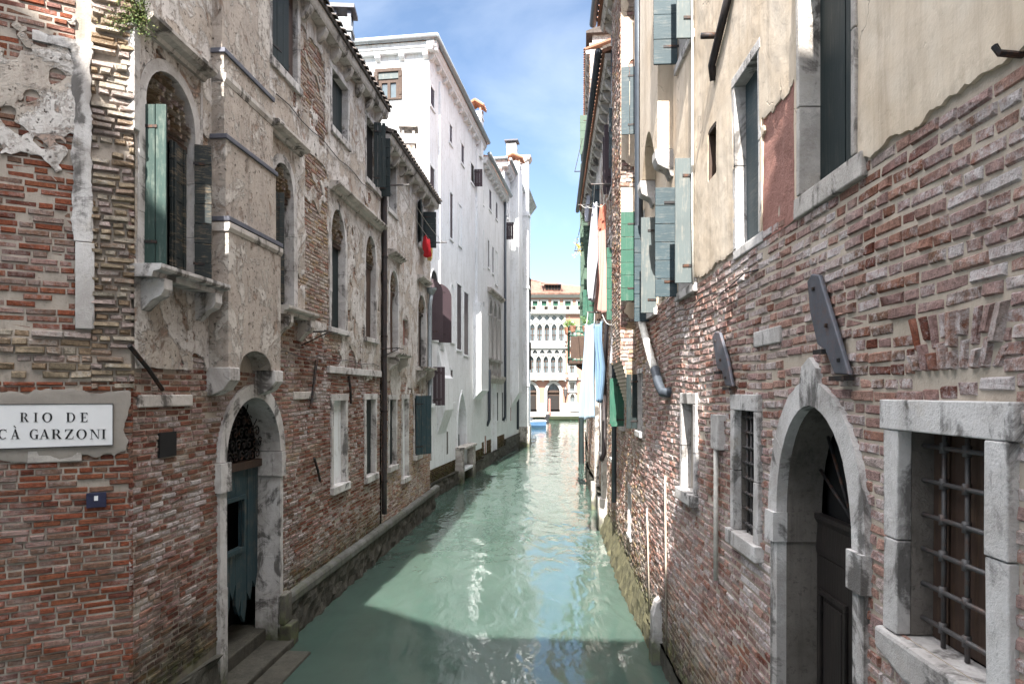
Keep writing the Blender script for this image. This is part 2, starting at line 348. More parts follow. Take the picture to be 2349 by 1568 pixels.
def band(mb, W, inner, outer, o0, o1, m=0):
    n = len(inner); q = lambda a, o: W.pt(a[0], a[1], o)
    vs = []
    for a, b in zip(inner, outer): vs += [q(a, o0), q(a, o1), q(b, o1), q(b, o0)]
    fs = []
    for k in range(n - 1):
        for j in range(4): fs.append((4 * k + j, 4 * k + (j + 1) % 4, 4 * k + 4 + (j + 1) % 4, 4 * k + 4 + j))
    fs += [(0, 1, 2, 3), (4 * n - 1, 4 * n - 2, 4 * n - 3, 4 * n - 4)]
    mb.add(vs, fs, m)
def arc(u0, u1, zs, rise, kind='round', n=14):
    a = (u1 - u0) / 2; mid = (u0 + u1) / 2; out = []
    if kind == 'round':
        for k in range(n + 1):
            t = pi - pi * k / n; out.append((mid + a * cos(t), zs + rise * sin(t)))
    else:
        R = (a * a + rise * rise) / (2 * a); tm = math.asin(min(1, rise / R)); h = n // 2
        for k in range(h + 1):
            t = tm * k / h; out.append((u0 + R - R * cos(t), zs + R * sin(t)))
        for u, z in out[-2::-1]: out.append((2 * mid - u, z))
    return out
def tube(mb, pts, r, n=8, m=0, r1=None):
    pts = [Vector(p) for p in pts]; N = len(pts); rings = []
    up = None
    for i, p in enumerate(pts):
        t = (pts[min(i + 1, N - 1)] - pts[max(i - 1, 0)]).normalized()
        if up is None: up = Vector((0, 0, 1)) if abs(t.z) < .9 else Vector((1, 0, 0))
        a = t.cross(up).normalized(); b = a.cross(t).normalized(); up = b
        rad = r if r1 is None else r + (r1 - r) * i / (N - 1)
        rings.append([p + (a * cos(2 * pi * k / n) + b * sin(2 * pi * k / n)) * rad for k in range(n)])
    i0 = len(mb.v)
    for R in rings: mb.v.extend(tuple(x) for x in R)
    for i in range(N - 1):
        for k in range(n): mb.f.append((i0 + i * n + k, i0 + i * n + (k + 1) % n, i0 + (i + 1) * n + (k + 1) % n, i0 + (i + 1) * n + k)); mb.mi.append(m)
    mb.f.append(tuple(i0 + k for k in range(n))); mb.mi.append(m)
    mb.f.append(tuple(i0 + (N - 1) * n + k for k in range(n - 1, -1, -1))); mb.mi.append(m)
def lathe(mb, c, prof, n=10, m=0):                   # (r, z) profile about a vertical axis
    c = Vector(c); i0 = len(mb.v)
    for r, z in prof: mb.v.extend((c.x + r * cos(2 * pi * k / n), c.y + r * sin(2 * pi * k / n), c.z + z) for k in range(n))
    for i in range(len(prof) - 1):
        for k in range(n): mb.f.append((i0 + i * n + k, i0 + i * n + (k + 1) % n, i0 + (i + 1) * n + (k + 1) % n, i0 + (i + 1) * n + k)); mb.mi.append(m)
    mb.f.append(tuple(i0 + k for k in range(n))); mb.mi.append(m); mb.f.append(tuple(i0 + (len(prof) - 1) * n + k for k in range(n))); mb.mi.append(m)

class Hole:
    def __init__(s, u0, u1, z0, z1, rise=0, kind='round'):
        s.u0, s.u1, s.z0, s.zs, s.rise, s.kind = u0, u1, z0, z1, rise, kind
        s.top = z1 + rise; s.mid = (u0 + u1) / 2; s.a = (u1 - u0) / 2
        if kind == 'pointed' and rise: s.R = (s.a ** 2 + rise ** 2) / (2 * s.a)
    def half(s, z):
        if s.kind == 'quatre':
            r = s.a; dz = abs(z - (s.z0 + s.top) / 2); h = 0; k = r / 2
            if dz < k: h = k + sqrt(k * k - dz * dz)
            e = k * k - (dz - k) ** 2
            if e > 0: h = max(h, sqrt(e))
            return h
        if z <= s.zs or not s.rise: return s.a
        t = min(z - s.zs, s.rise)
        if s.kind == 'round': return s.a * sqrt(max(0, 1 - (t / s.rise) ** 2))
        return max(0, s.a - s.R + sqrt(max(0, s.R ** 2 - t * t)))
    def interval(s, z):
        if z < s.z0 - 1e-4 or z > s.top + 1e-4: return None
        h = s.half(z); return (s.mid - h, s.mid + h)
    def sd(s, u, z):
        if z > s.top: return z - s.top
        return max(abs(u - s.mid) - s.half(max(z, s.z0)), s.z0 - z)
    def levels(s):
        if s.kind == 'quatre': return [s.z0 + (s.top - s.z0) * k / 10 for k in range(11)]
        L = [s.z0, s.zs]
        if s.rise: L += [s.zs + s.rise * sin(pi / 2 * k / 8) for k in range(1, 9)] if s.kind == 'round' else [s.zs + s.rise * k / 8 for k in range(1, 9)]
        return L
def wallface(mb, W, u0, u1, z0, z1, holes, o=0, m=0):
    def quad(a, b, c, d, za, zb):                   # lower edge a..b, upper edge d..c, split on a fixed grid where the wall bulges
        if not W.bulge: mb.poly([W.pt(a, za, o), W.pt(b, za, o), W.pt(c, zb, o), W.pt(d, zb, o)], m); return
        cu = [k * .25 for k in range(int(min(a, d) / .25) - 1, int(max(b, c) / .25) + 2) if max(a, d) + .02 < k * .25 < min(b, c) - .02]
        lo = [a] + cu + [b]; hi = [d] + cu + [c]
        for k in range(len(lo) - 1): mb.poly([W.pt(lo[k], za, o), W.pt(lo[k + 1], za, o), W.pt(hi[k + 1], zb, o), W.pt(hi[k], zb, o)], m)
    zs = sorted({round(z, 5) for z in [z0, z1] + ([k * .25 for k in range(int(z0 / .25), int(z1 / .25) + 1)] if W.bulge else []) + [l for h in holes for l in h.levels()] if z0 <= z <= z1})
    for a, b in zip(zs, zs[1:]):
        if b - a < 1e-5: continue
        mid = (a + b) / 2; act = sorted([h for h in holes if h.z0 < mid < h.top], key=lambda h: h.mid)
        el, er = (u0, u0), None
        for h in act:
            ia = h.interval(a) or (h.mid, h.mid); ib = h.interval(b) or (h.mid, h.mid)
            ia = tuple(min(u1, max(u0, x)) for x in ia); ib = tuple(min(u1, max(u0, x)) for x in ib)
            if ia[0] > el[0] + 1e-4 or ib[0] > el[1] + 1e-4: quad(el[0], ia[0], ib[0], el[1], a, b)
            el = (max(el[0], ia[1]), max(el[1], ib[1]))
        if el[0] < u1 - 1e-4 or el[1] < u1 - 1e-4: quad(el[0], u1, u1, el[1], a, b)

def bricks(mb, W, u0, u1, z0, z1, holes, keep=None, bh=.059, lens=(.10, .205), gap=.012, dep=(.006, .018), jit=.0032, skip=.012, wob=0):
    row = 0; z = z0
    while z < z1:
        h = min(bh, z1 - z); cuts = []
        if h < bh * .4: break
        for q in holes:
            iv = [i for i in (q.interval(z + .15 * h), q.interval(z + .85 * h)) if i]
            if iv: cuts.append((min(i[0] for i in iv), max(i[1] for i in iv)))
        u = u0 - rnd() * .2
        while u < u1:
            L = (lens[1] if rnd() < .52 else lens[0]) * rr(.9, 1.1)
            segs = [(max(u, u0), min(u + L, u1))]; u += L + gap
            for c0, c1 in cuts:
                ns = []
                for a, b in segs:
                    if b <= c0 or a >= c1: ns.append((a, b))
                    else:
                        if c0 - a > .03: ns.append((a, c0))
                        if b - c1 > .03: ns.append((c1, b))
                segs = ns
            for a, b in segs:
                if b - a < .03 or rnd() < skip: continue
                if keep and not keep((a + b) / 2, z + h / 2): continue
                d = rr(*dep); dz = wob * noise.noise(Vector((a * .7, z * .9, 3.1)))
                j = lambda: rr(-jit, jit)
                c = .0075
                zb = z + gap / 2 + dz; zt = z + h - gap / 2 + dz
                i = len(mb.v)
                t = rr(-jit, jit) * .6
                mb.v.extend(tuple(W.pt(*p)) for p in (
                    (a - .001, zb - .001, -.004), (b + .001, zb - .001, -.004), (b + .001, zt + .001, -.004), (a - .001, zt + .001, -.004),
                    (a + c + j(), zb + c + j(), d + j()), (b - c + j(), zb + c + j() + t, d + j()), (b - c + j(), zt - c + j() + t, d + j()), (a + c + j(), zt - c + j(), d + j())))
                for f in ((4, 5, 6, 7), (0, 1, 5, 4), (1, 2, 6, 5), (2, 3, 7, 6), (3, 0, 4, 7)): mb.f.append(tuple(i + k for k in f)); mb.mi.append(0)
        z += bh; row += 1

def sheet(mb, W, u0, u1, z0, z1, step, field, holes, th=.022, base=.004, rough=.004, m=0, seed=0):
    """a plaster coat lying where field > 0, thinning to nothing at its ragged edge"""
    nu = max(2, int((u1 - u0) / step)); nz = max(2, int((z1 - z0) / step)); g = {}
    us = [u0 + (u1 - u0) * i / nu for i in range(nu + 1)]; zs = [z0 + (z1 - z0) * k / nz for k in range(nz + 1)]
    val = [[0] * (nz + 1) for _ in us]
    for i, u in enumerate(us):
        for k, z in enumerate(zs):
            f = field(u, z)
            for h in holes: f = min(f, h.sd(u, z) * 4)
            val[i][k] = f
    idx = {}
    def off(u, z, t): return base + th * t + rough * 1.5 * noise.noise(Vector((u * 3.3, z * 3.3, seed))) + rough * .7 * noise.noise(Vector((u * 11, z * 11, seed)))
    def vert(u, z, f):
        key = (round(u, 4), round(z, 4))
        if key not in idx:
            t = min(1, max(0, field(u, z)) / .06); t = .8 + .2 * t * (2 - t)
            idx[key] = len(mb.v); mb.v.append(tuple(W.pt(u, z, off(u, z, t))))
        return idx[key]
    for i in range(nu):
        for k in range(nz):
            c = [(us[i], zs[k], val[i][k]), (us[i + 1], zs[k], val[i + 1][k]), (us[i + 1], zs[k + 1], val[i + 1][k + 1]), (us[i], zs[k + 1], val[i][k + 1])]
            if max(x[2] for x in c) <= 0: continue
            out = []
            for a, b in zip(c, c[1:] + c[:1]):
                if a[2] > 0: out.append((a[0], a[1], a[2], 0))
                if (a[2] > 0) != (b[2] > 0):
                    t = a[2] / (a[2] - b[2]); out.append((a[0] + (b[0] - a[0]) * t, a[1] + (b[1] - a[1]) * t, 0, 1))
            ids = []; cut = []
            for p in out:
                q = vert(*p[:3])
                if not ids or ids[-1] != q:
                    ids.append(q)
                    if p[3]: cut.append((p, q))
            if len(ids) > 2 and len(set(ids)) == len(ids):
                mb.f.append(tuple(ids)); mb.mi.append(m)
                if len(cut) == 2:
                    s = len(mb.v); A_, B2 = cut
                    for p, q in cut: mb.v.append(mb.v[q])
                    for p, q in cut: mb.v.append(tuple(W.pt(p[0], p[1], -.006)))
                    mb.f.append((s, s + 1, s + 3, s + 2)); mb.mi.append(m)
def fbm(u, z, s, seed=0, oc=4): return noise.fractal(Vector((u * s, z * s, seed * 7.3)), 1.0, 2.0, oc)
# ------------------------------------------------------------------ building helpers
def planks(mb, W, u0, u1, z0, z1, o0, o1, n, mode, gap=.005, m=0):
    for k in range(n):
        d = rr(-.003, .003)
        if mode == 'v': B(mb, W, u0 + (u1 - u0) * k / n + gap / 2, u0 + (u1 - u0) * (k + 1) / n - gap / 2, z0 + rr(0, .006), z1 - rr(0, .006), o0, o1 + d, m)
        else: B(mb, W, u0 + rr(0, .004), u1 - rr(0, .004), z0 + (z1 - z0) * k / n + gap / 2, z0 + (z1 - z0) * (k + 1) / n - gap / 2, o0, o1 + d, m)
def leaf(W, parent, uh, oh, ang, w, z0, z1, mat, mode='v', n=3, th=.028, name='shutter', arch=0, gap=.006):
    """one hinged shutter leaf of boards with battens and strap hinges"""
    S = W.sub(uh, oh, radians(ang)); mb = MB()
    if arch:
        pts = [(0, z0), (w, z0), (w, z1 - arch)] + [(w * cos(t * pi / 16), z1 - arch + arch * sin(t * pi / 16)) for t in range(1, 9)]
        X(mb, S, pts, 0, th)
    else: planks(mb, S, 0, w, z0, z1, 0, th, n, mode, gap)
    if mode == 'v':
        for f in (.16, .84): B(mb, S, .02, w - .02, z0 + (z1 - z0) * f - .045, z0 + (z1 - z0) * f + .045, -.018, 0)
    else:
        for f in (.03, w - .075 if w > .12 else w - .03): B(mb, S, f, f + .045, z0 + .01, z1 - .01, -.018, 0)
    o = mb.obj(name, mat, parent, bevel=.003)
    for f in (.14, .86): hb = MB(); B(hb, S, -.01, min(w * .6, .28), z0 + (z1 - z0) * f - .014, z0 + (z1 - z0) * f + .014, th + .002, th + .008); hb.obj('strap_hinge', 'iron', parent)
    return o
def win(W, house, holes, r, rise=0, kind='round', fw=.1, fo=.03, dep=.13, mat='stone', back='wood_green_dark', boards=2, sill=(.1, .09, .1), hood=None, tymp=None, name='window', backo=None, over=None, backmode='v', label=None, rev=None):
    u0, u1, z0, z1 = r; mb = MB()
    nb = 1 if z1 - z0 < .7 or not mat.startswith('stone') else 2 if z1 - z0 < 1.4 else 3
    for s_ in (0, 1):
        zc = [z0] + [z0 + (z1 - z0) * (k_ + rr(-.12, .12)) / nb for k_ in range(1, nb)] + [z1]
        for za, zb in zip(zc, zc[1:]): B(mb, W, (u0 - fw, u1)[s_] - (rr(0, .008) if s_ == 0 else 0), (u0, u1 + fw)[s_] + (rr(0, .008) if s_ else 0), za + .0025, zb - .0025, -.03 if rev else -dep, fo + rr(0, .007))
    if rise: band(mb, W, arc(u0, u1, z1, rise, kind), arc(u0 - fw, u1 + fw, z1, rise + fw, kind), -dep, fo)
    else:
        ov = .02 if over is None else over
        B(mb, W, u0 - fw - ov, u1 + fw + ov, z1, z1 + fw * 1.15, -dep, fo + .006)
    o = mb.obj(name, mat, house, bevel=.006 if not rise else 0)
    if label: o['label'] = label
    if rev:
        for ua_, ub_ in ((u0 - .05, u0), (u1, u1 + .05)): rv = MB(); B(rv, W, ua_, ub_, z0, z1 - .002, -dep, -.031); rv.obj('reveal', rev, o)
    holes.append(Hole(u0 - fw * .6, u1 + fw * .6, z0 - (.04 if sill else 0), z1 + (0 if rise else fw * .7), rise + fw * .6 if rise else 0, kind))
    if sill:
        s = MB(); pr, tk, ov = sill
        B(s, W, u0 - fw - ov, u1 + fw + ov, z0 - tk, z0 - .001, -dep, fo + pr); s.obj('sill', mat, o, bevel=.008)
    if back:
        bo = -dep + .03 if backo is None else backo; p = MB()
        zt = (tymp if tymp else (z1 + rise))
        if back.startswith('wood'):
            planks(p, W, u0, u1, z0, zt, bo - .03, bo, boards, backmode, .007); p.obj('shutter', back, o)
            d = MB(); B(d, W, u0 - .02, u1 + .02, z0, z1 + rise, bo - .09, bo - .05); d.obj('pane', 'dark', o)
        else:
            B(p, W, u0 - .02, u1 + .02, z0 - .01, zt + .01, bo - .05, bo)
            p.obj('pane' if back in ('dark', 'glass') else 'blind_panel', back, o)
    if tymp:
        t = MB(); X(t, W, [(u0, tymp), (u1, tymp)] + arc(u0 + .001, u1 - .001, z1, rise, kind)[::-1], -dep + .02, -.09)
        if tymp < z1 - .05: pass
        bricks(t, W, u0 + .01, u1 - .01, tymp + .02, z1 + rise, [], lambda u, z: abs(u - (u0 + u1) / 2) < Hole(u0, u1, tymp, z1, rise, kind).half(z) - .09, dep=(-.075, -.068), skip=0)
        t.obj('bricked_arch', 'brick_tan', o)
        l = MB(); B(l, W, u0, u1, tymp - .07, tymp, -dep, -.05); l.obj('lintel', 'wood_brown', o, bevel=.004)
    if hood:
        hz, hp, ov = hood; h = MB()
        XS(h, W, [(-.02, hz), (hp * .35, hz), (hp * .45, hz + .035), (hp * .8, hz + .05), (hp, hz + .085), (hp, hz + .12), (-.02, hz + .15)], u0 - fw - ov, u1 + fw + ov)
        h.obj('hood_mould', 'stone_dirty', o)
    return o
def ledge(W, parent, u0, u1, z, pr, th=.1, consoles=True, mat='stone_dirty'):
    s = MB(); XS(s, W, [(-.02, z - th), (pr * .7, z - th), (pr * .75, z - th * .6), (pr * .95, z - th * .5), (pr, z - th * .3), (pr, z - .004), (-.02, z)], u0, u1)
    o = s.obj('sill', mat, parent)
    if consoles:
        for u in (u0 + .12, u1 - .24):
            c = MB(); XS(c, W, [(-.02, z - th - .3), (.04, z - th - .29), (pr * .45, z - th - .20), (pr * .75, z - th - .16), (pr * .85, z - th - .1), (pr * .85, z - th), (-.02, z - th)], u, u + .14)
            c.obj('console', mat, o, bevel=.006)
    return o
def bar(parent, name, pts, r, mat, n=8):
    mb = MB(); tube(mb, pts, r, n); return mb.obj(name, mat, parent, smooth=True)
def eave(W, house, u0, u1, z, pr, n_br, mat='stone_dirty', roof_mat='tile_dark', gut=None, step=.62, roof_w=5, rise=1.7, tiles=False):
    s = MB(); XS(s, W, [(-.02, z - .13), (pr * .72, z - .13), (pr * .8, z - .09), (pr * .86, z - .02), (pr * .86, z + .02), (-.02, z + .02)], u0, u1)
    o = s.obj('eaves_cornice', mat, house)
    n = int((u1 - u0) / step)
    for k in range(min(n, 90)):
        u = u0 + (k + .5) * (u1 - u0) / n; c = MB()
        XS(c, W, [(-.02, z - .36), (pr * .22, z - .35), (pr * .5, z - .27), (pr * .66, z - .18), (pr * .66, z - .131), (-.02, z - .131)], u - .07, u + .07)
        c.obj('corbel', mat, o)
    r = MB(); a = [(pr, z + .021), (pr, z + .10), (-roof_w, z + .12 + rise), (-roof_w, z + .04 + rise)]; XS(r, W, a, u0 - .03, u1 + .03)
    nt = int((u1 - u0) / .21)
    for k in range(nt):
        u = u0 + (k + .5) * (u1 - u0) / nt
        i = len(r.v); m = 5
        for (oo, zz) in ((pr + .05, z + .075), (-roof_w, z + .10 + rise)):
            for j in range(m + 1):
                t = pi * j / m; r.v.append(tuple(W.pt(u + .08 * cos(t), zz + .045 * sin(t) + .01, oo)))
        for j in range(m): r.f.append((i + j, i + j + 1, i + m + 2 + j, i + m + 1 + j)); r.mi.append(0)
        r.f.append(tuple(i + j for j in range(m + 1))); r.mi.append(0)
    rf = r.obj('roof', roof_mat, house)
    if gut:
        g = MB(); tube(g, [W.pt(u0, z + .06, pr + .09), W.pt(u1, z + .06, pr + .09)], .075, 10); g.obj('gutter', gut, rf, smooth=True)
    return o, rf
def body(W, house, u0, u1, z0, z1, deep, mat, front=-.85, ends=True):
    b = MB(); B(b, W, u0 + .25, u1 - .25, z0, z1, -deep, front); b.obj('inner_wall', 'dark', house)
    if ends:
        e = MB(); B(e, W, u0 + .002, u0 + .24, z0, z1 + .02, -deep, -.012); B(e, W, u1 - .24, u1 - .002, z0, z1 + .02, -deep, -.012); B(e, W, u0, u1, z0, z1 + .02, -deep - .2, -deep)
        e.obj('end_wall', mat, house)

# ------------------------------------------------------------------ water
wt = NT('canal_water')
v1 = wt.map((1.0, .55, 1)); v2 = wt.map((1, .42, 1), (0, 0, .25))
big = wt.noise(.9, 1, .4, v1, .9); mid = wt.noise(2.4, 1.5, .45, v2, 1.2); fine = wt.noise(9, 3, .6, v1, .4)
hh = wt.math('ADD', wt.math('MULTIPLY', big, 1.0), wt.math('ADD', wt.math('MULTIPLY', mid, .34), wt.math('MULTIPLY', fine, .075)))
wt.bump(hh, .55, .085)
wt.b.inputs['IOR'].default_value = 1.7; wt.b.inputs['Specular IOR Level'].default_value = .5
silt = wt.mix(wt.ramp(wt.noise(.5, 4, .6), [(.35, 0), (.7, 1)]), (.050, .082, .068), (.064, .10, .083))
wt.b.inputs['Subsurface Weight'].default_value = .7; wt.b.inputs['Subsurface Radius'].default_value = (.6, 1.0, .85); wt.b.inputs['Subsurface Scale'].default_value = .8
M['water'] = wt.out(silt, .015)
mb = MB(); mb.poly([(-600, -80, 0), (600, -80, 0), (600, 700, 0), (-600, 700, 0)])
o = mb.obj('canal_water', 'water'); o['kind'] = 'structure'; o['label'] = 'green canal water with sky reflections'
mb = MB(); mb.poly([(-600, -80, -2), (600, -80, -2), (600, 700, -2), (-600, 700, -2)]); mb.obj('canal_bed', 'stone_wet')['kind'] = 'structure'

# ------------------------------------------------------------------ the house that closes the canal behind the photographer (casts the shade over the near end)
hb = thing('bridge_house', 'plastered house behind the bridge with a roof falling towards the right bank', 'house', (-1, -6, 0))
S = Fr((0, -3.2, 0), (1, 0), (0, 1)); mb = MB()
X(mb, S, [(-14, -.5), (9, -.5), (9, 11.8), (.5, 13.4), (-2.6, 13.6), (-4.85, 15.3), (-5.3, 16.2), (-14, 17)], -4, 0); mb.obj('wall', 'plaster_white', hb)

# ------------------------------------------------------------------ left bank: first old house
LS = .0776; L = Fr((-3.96, 0, 0), (LS, 1), (1, -LS)); L.bulge = .013
uA = L.at(300, 900)[0]; uB = L.at(871, 900)[0]; uC = L.at(986, 900)[0]
root = L.pt(uA, 0)
h1 = thing('old_house', 'peeling plastered house with an arched water door and bulging chimney breast, nearest left', 'house', root)
HL = []                                            # openings
CBu = (L.at(474, 900)[0], L.at(635, 900, .2)[0]); CBz = 3.78
# big arched window at the corner
r = L.rect(325, 440, 230, 612); u0, u1 = L.at(327, 900)[0], L.at(441, 900)[0]
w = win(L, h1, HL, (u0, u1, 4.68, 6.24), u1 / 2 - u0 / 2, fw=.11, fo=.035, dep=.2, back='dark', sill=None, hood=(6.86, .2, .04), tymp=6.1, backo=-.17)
ledge(L, w, u0 - .18, u1 + .26, 4.68, .3, .12, mat='stone')
leaf(L, w, u0 + .01, .02, 82, .20, 4.70, 6.20, 'wood_green_faded', 'v', 2)
leaf(L, w, u0 + .05, -.10, 8, .30, 4.70, 6.05, 'wood_green_dark', 'v', 3)
leaf(L, w, u1 - .01, -.07, 172, .34, 4.69, 6.06, 'wood_black', 'h', 7)
leaf(L, w, u1 + .0, .02, 68, .17, 4.66, 6.13, 'wood_black', 'h', 7)
mb = MB(); B(mb, L, u0 - .2, u0 - .11, 5.9, 6.86, -.05, .05); B(mb, L, u1 + .11, u1 + .16, 4.7, 6.86, -.05, .035); mb.obj('pilaster_strip', 'stone', w, bevel=.005)
# second arched window beyond the chimney breast
u0, u1 = L.at(622, 900)[0], L.at(669, 900)[0]
w = win(L, h1, HL, (u0, u1, 4.68, 6.33), (u1 - u0) / 2 + .02, fw=.12, fo=.035, dep=.16, back='dark', sill=None, hood=(6.98, .2, .1), tymp=6.28)
ledge(L, w, u0 - .05, u1 + .42, 4.68, .26, .12)
leaf(L, w, u0 + .0, .03, 62, .15, 4.72, 6.2, 'wood_black', 'v', 2); leaf(L, w, u0 + .02, -.1, 30, .2, 4.72, 6.2, 'wood_black', 'v', 2)
# triple window, its middle light walled up
for a, b, dep, back in ((757, 788, .15, 'wood_green_dark'), (836, 858, .13, 'wood_brown')):
    u0, u1 = L.at(a, 900)[0], L.at(b, 900)[0]
    w = win(L, h1, HL, (u0, u1, 4.6, 6.2), (u1 - u0) / 2 + .12, fw=.11, fo=.03, dep=dep, back=back, sill=(.05, .09, .03), tymp=6.1, backo=-dep + .05)
u0, u1 = L.at(798, 900)[0], L.at(823, 900)[0]
w = win(L, h1, [], (u0, u1, 5.0, 6.2), (u1 - u0) / 2 + .12, fw=.1, fo=.028, dep=.03, back=None, sill=None, mat='plaster_old'); w['label'] = 'walled-up middle arch'
mb = MB(); uu0, uu1 = L.at(752, 900)[0], L.at(869, 900)[0]
XS(mb, L, [(-.02, 6.9), (.07, 6.9), (.09, 6.94), (.16, 6.96), (.2, 7.0), (.2, 7.03), (-.02, 7.06)], uu0, uu1); mb.obj('hood_mould', 'stone_dirty', h1)
mb = MB(); B(mb, L, uu0 - .05, uu1, 3.83, 3.95, -.02, .06); mb.obj('string_course', 'stone', h1, bevel=.008)
# top floor
w = win(L, h1, HL, (L.at(620, 900)[0], L.at(679, 900)[0], 8.0, 9.3), fw=.09, dep=.13, back='dark', sill=(.04, .12, .0))
u0, u1 = L.at(620, 900)[0], L.at(679, 900)[0]
leaf(L, w, u0 + .01, -.02, 6, (u1 - u0) * .56, 8.04, 9.28, 'wood_green_dark', 'v', 3); leaf(L, w, u0 + (u1 - u0) * .62, -.06, 2, .28, 8.04, 9.28, 'wood_brown', 'v', 2)
w = win(L, h1, HL, (L.at(759, 900)[0], L.at(795, 900)[0], 8.0, 8.98), fw=.09, dep=.13, back='wood_green_dark', boards=3, sill=(.04, .12, .0), backo=-.09)
u0, u1 = L.at(838, 900)[0], L.at(868, 900)[0]
w = win(L, h1, HL, (u0, u1, 7.76, 9.0), fw=.08, dep=.13, back='dark', sill=(.04, .11, .0))
leaf(L, w, u0 + .5, .03, 72, .24, 7.72, 9.05, 'wood_green_dark', 'v', 3); leaf(L, w, u1 + .02, .03, 78, .22, 7.66, 8.9, 'wood_green_dark', 'h', 6)
# ground floor windows
for a, b, back, z0, lab in ((762, 791, 'plaster_white', 1.9, 'window blocked by a white panel'), (837, 858, 'wood_green_dark', 1.84, None)):
    win(L, h1, HL, (L.at(a, 900)[0], L.at(b, 900)[0], z0, 3.36), fw=.1, fo=.03, dep=.11, back=back, backo=-.07, sill=(.05, .13, .02), over=.03, label=lab)
# water door
d0, d1 = L.at(512, 900)[0], L.at(635, 900)[0]; dm = (d0 + d1) / 2; dep = .3
mb = MB(); fw = .17
for s in (0, 1):
    a, b = ((d0 - fw, d0), (d1, d1 + .10))[s]
    B(mb, L, a, b, .1, 1.25, -dep, .05); B(mb, L, a + .004, b - .004, 1.252, 2.36, -dep, .045)
    B(mb, L, a - .03, b + (.05 if s == 0 else 0), 2.362, 2.69, -dep, .08)
rise = (d1 - d0) / 2
band(mb, L, arc(d0, d1, 2.70, rise, 'round', 20), arc(d0 - fw, d1 + fw, 2.70, rise + fw, 'round', 20), -dep, .05)
door = mb.obj('water_door', 'stone', h1, bevel=.0)
HL.append(Hole(d0 - .08, d1 + .08, -.6, 2.7, rise + .1))
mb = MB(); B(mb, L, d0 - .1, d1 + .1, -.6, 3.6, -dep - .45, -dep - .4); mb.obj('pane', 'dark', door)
# door leaf with a hatch and a rotted lower edge
mb = MB(); t0, t1 = d0 + .02, d0 + (d1 - d0) * .98; nb = 9; hz0, hz1 = 1.50, 2.12; k0, k1 = 2, 6
for k in range(nb):
    a = t0 + (t1 - t0) * k / nb; b = t0 + (t1 - t0) * (k + 1) / nb - .006; jag = (.75, .62, .86, .70, .95, .72, .60, .85, .98)[k]
    if k0 <= k < k1:
        X(mb, L, [(a, jag + .05), ((a + b) / 2, jag - .08), (b, jag + .1), (b, hz0), (a, hz0)], -dep + .0, -dep + .045); B(mb, L, a, b, hz1, 2.5, -dep, -dep + .045)
    else: X(mb, L, [(a, jag), ((a + b) / 2 + .02, jag - .12), (b, jag + .07), (b, 2.5), (a, 2.5)], -dep, -dep + .045 + rr(-.004, .004))
lf = mb.obj('door_leaf', 'wood_petrol', door)
mb = MB(); ha, hc = t0 + (t1 - t0) * k0 / nb, t0 + (t1 - t0) * k1 / nb
B(mb, L, ha - .05, hc + .05, hz0 - .05, hz0, -dep + .05, -dep + .08); B(mb, L, ha - .05, hc + .05, hz1, hz1 + .05, -dep + .05, -dep + .08)
B(mb, L, ha - .05, ha, hz0 + .001, hz1 - .001, -dep + .05, -dep + .08); B(mb, L, hc, hc + .05, hz0 + .001, hz1 - .001, -dep + .05, -dep + .08); mb.obj('hatch_frame', 'wood_petrol', door)
mb = MB(); B(mb, L, d0, d1, 2.5, 2.6, -dep - .02, -dep + .1); mb.obj('transom', 'wood_brown', door, bevel=.005)
# wrought iron fanlight of scrolls
mb = MB(); fo = -dep + .1
for row in range(5):
    for k in range(9):
        cu = dm - rise + .1 + (2 * rise - .2) * (k + .5 * (row % 2)) / 8.5; cz = 2.68 + row * .15
        if (cu - dm) ** 2 + (cz - 2.64) ** 2 > (rise - .06) ** 2: continue
        R = .075; sg = 1 if (k + row) % 2 else -1
        pts = [L.pt(cu + sg * R * (1 - t * .055) * cos(t * .52 + .6), cz + R * (1 - t * .055) * sin(t * .52 + .6), fo) for t in range(17)]
        tube(mb, pts, .008, 5)
for a in range(7): 
    t = pi * (a + .5) / 7; tube(mb, [L.pt(dm + .1 * cos(t), 2.62 + .1 * sin(t), fo - .01), L.pt(dm + rise * cos(t), 2.68 + rise * sin(t), fo - .01)], .007, 5)
mb.obj('fanlight_grille', 'iron', door, smooth=True)
# mossy threshold steps
st = MB(); B(st, L, d0 - .05, d1 + .15, -.6, .26, -dep - .4, -.15); B(st, L, d0 - .12, d1 + .1, -.6, .10, -.15, .22); B(st, L, d0 - .2, d1 - .15, -.6, -.0 + .03, .22, .55)
st.obj('threshold_step', 'stone_wet', door, bevel=.02)

# walls
def dbox(u, z, a, b, c, d): return max(a - u, u - b, c - z, z - d)
def f_left(u, z):
    b = .16 + .08 * min(1, max(-1, (z - 6.5))) if z > 4.6 else .08 - (4.6 - z) * .28 if z > 3.7 else -.5
    if 10.35 < u < 11.4 and 4.6 < z < 7.2: b -= .3
    if u < 7.6 and 3.6 < z < 4.7: b += .30
    if 9.3 < u < 11.2 and 6.9 < z < 9: b -= .14
    if u > 11.4 and 3.9 < z < 4.6: b += .1
    return b * 1.1 + fbm(u, z, .9, 1, 5) * .36 + fbm(u, z, 4.5, 2, 4) * .19
mb = MB(); wallface(mb, L, uA, uB, -.6, 9.4, HL); wl = mb.obj('wall', 'mortar_left', h1)
mb = MB(); bricks(mb, L, uA - .018, uB, .62, 9.3, HL + [Hole(CBu[0], CBu[1], CBz, 9.6)], lambda u, z: f_left(u, z) < .12 and z + .5 * fbm(u, z, 1, 77) <= 4.3, wob=.03, dep=(.005, .017)); mb.obj('brickwork', 'brick_left', wl)
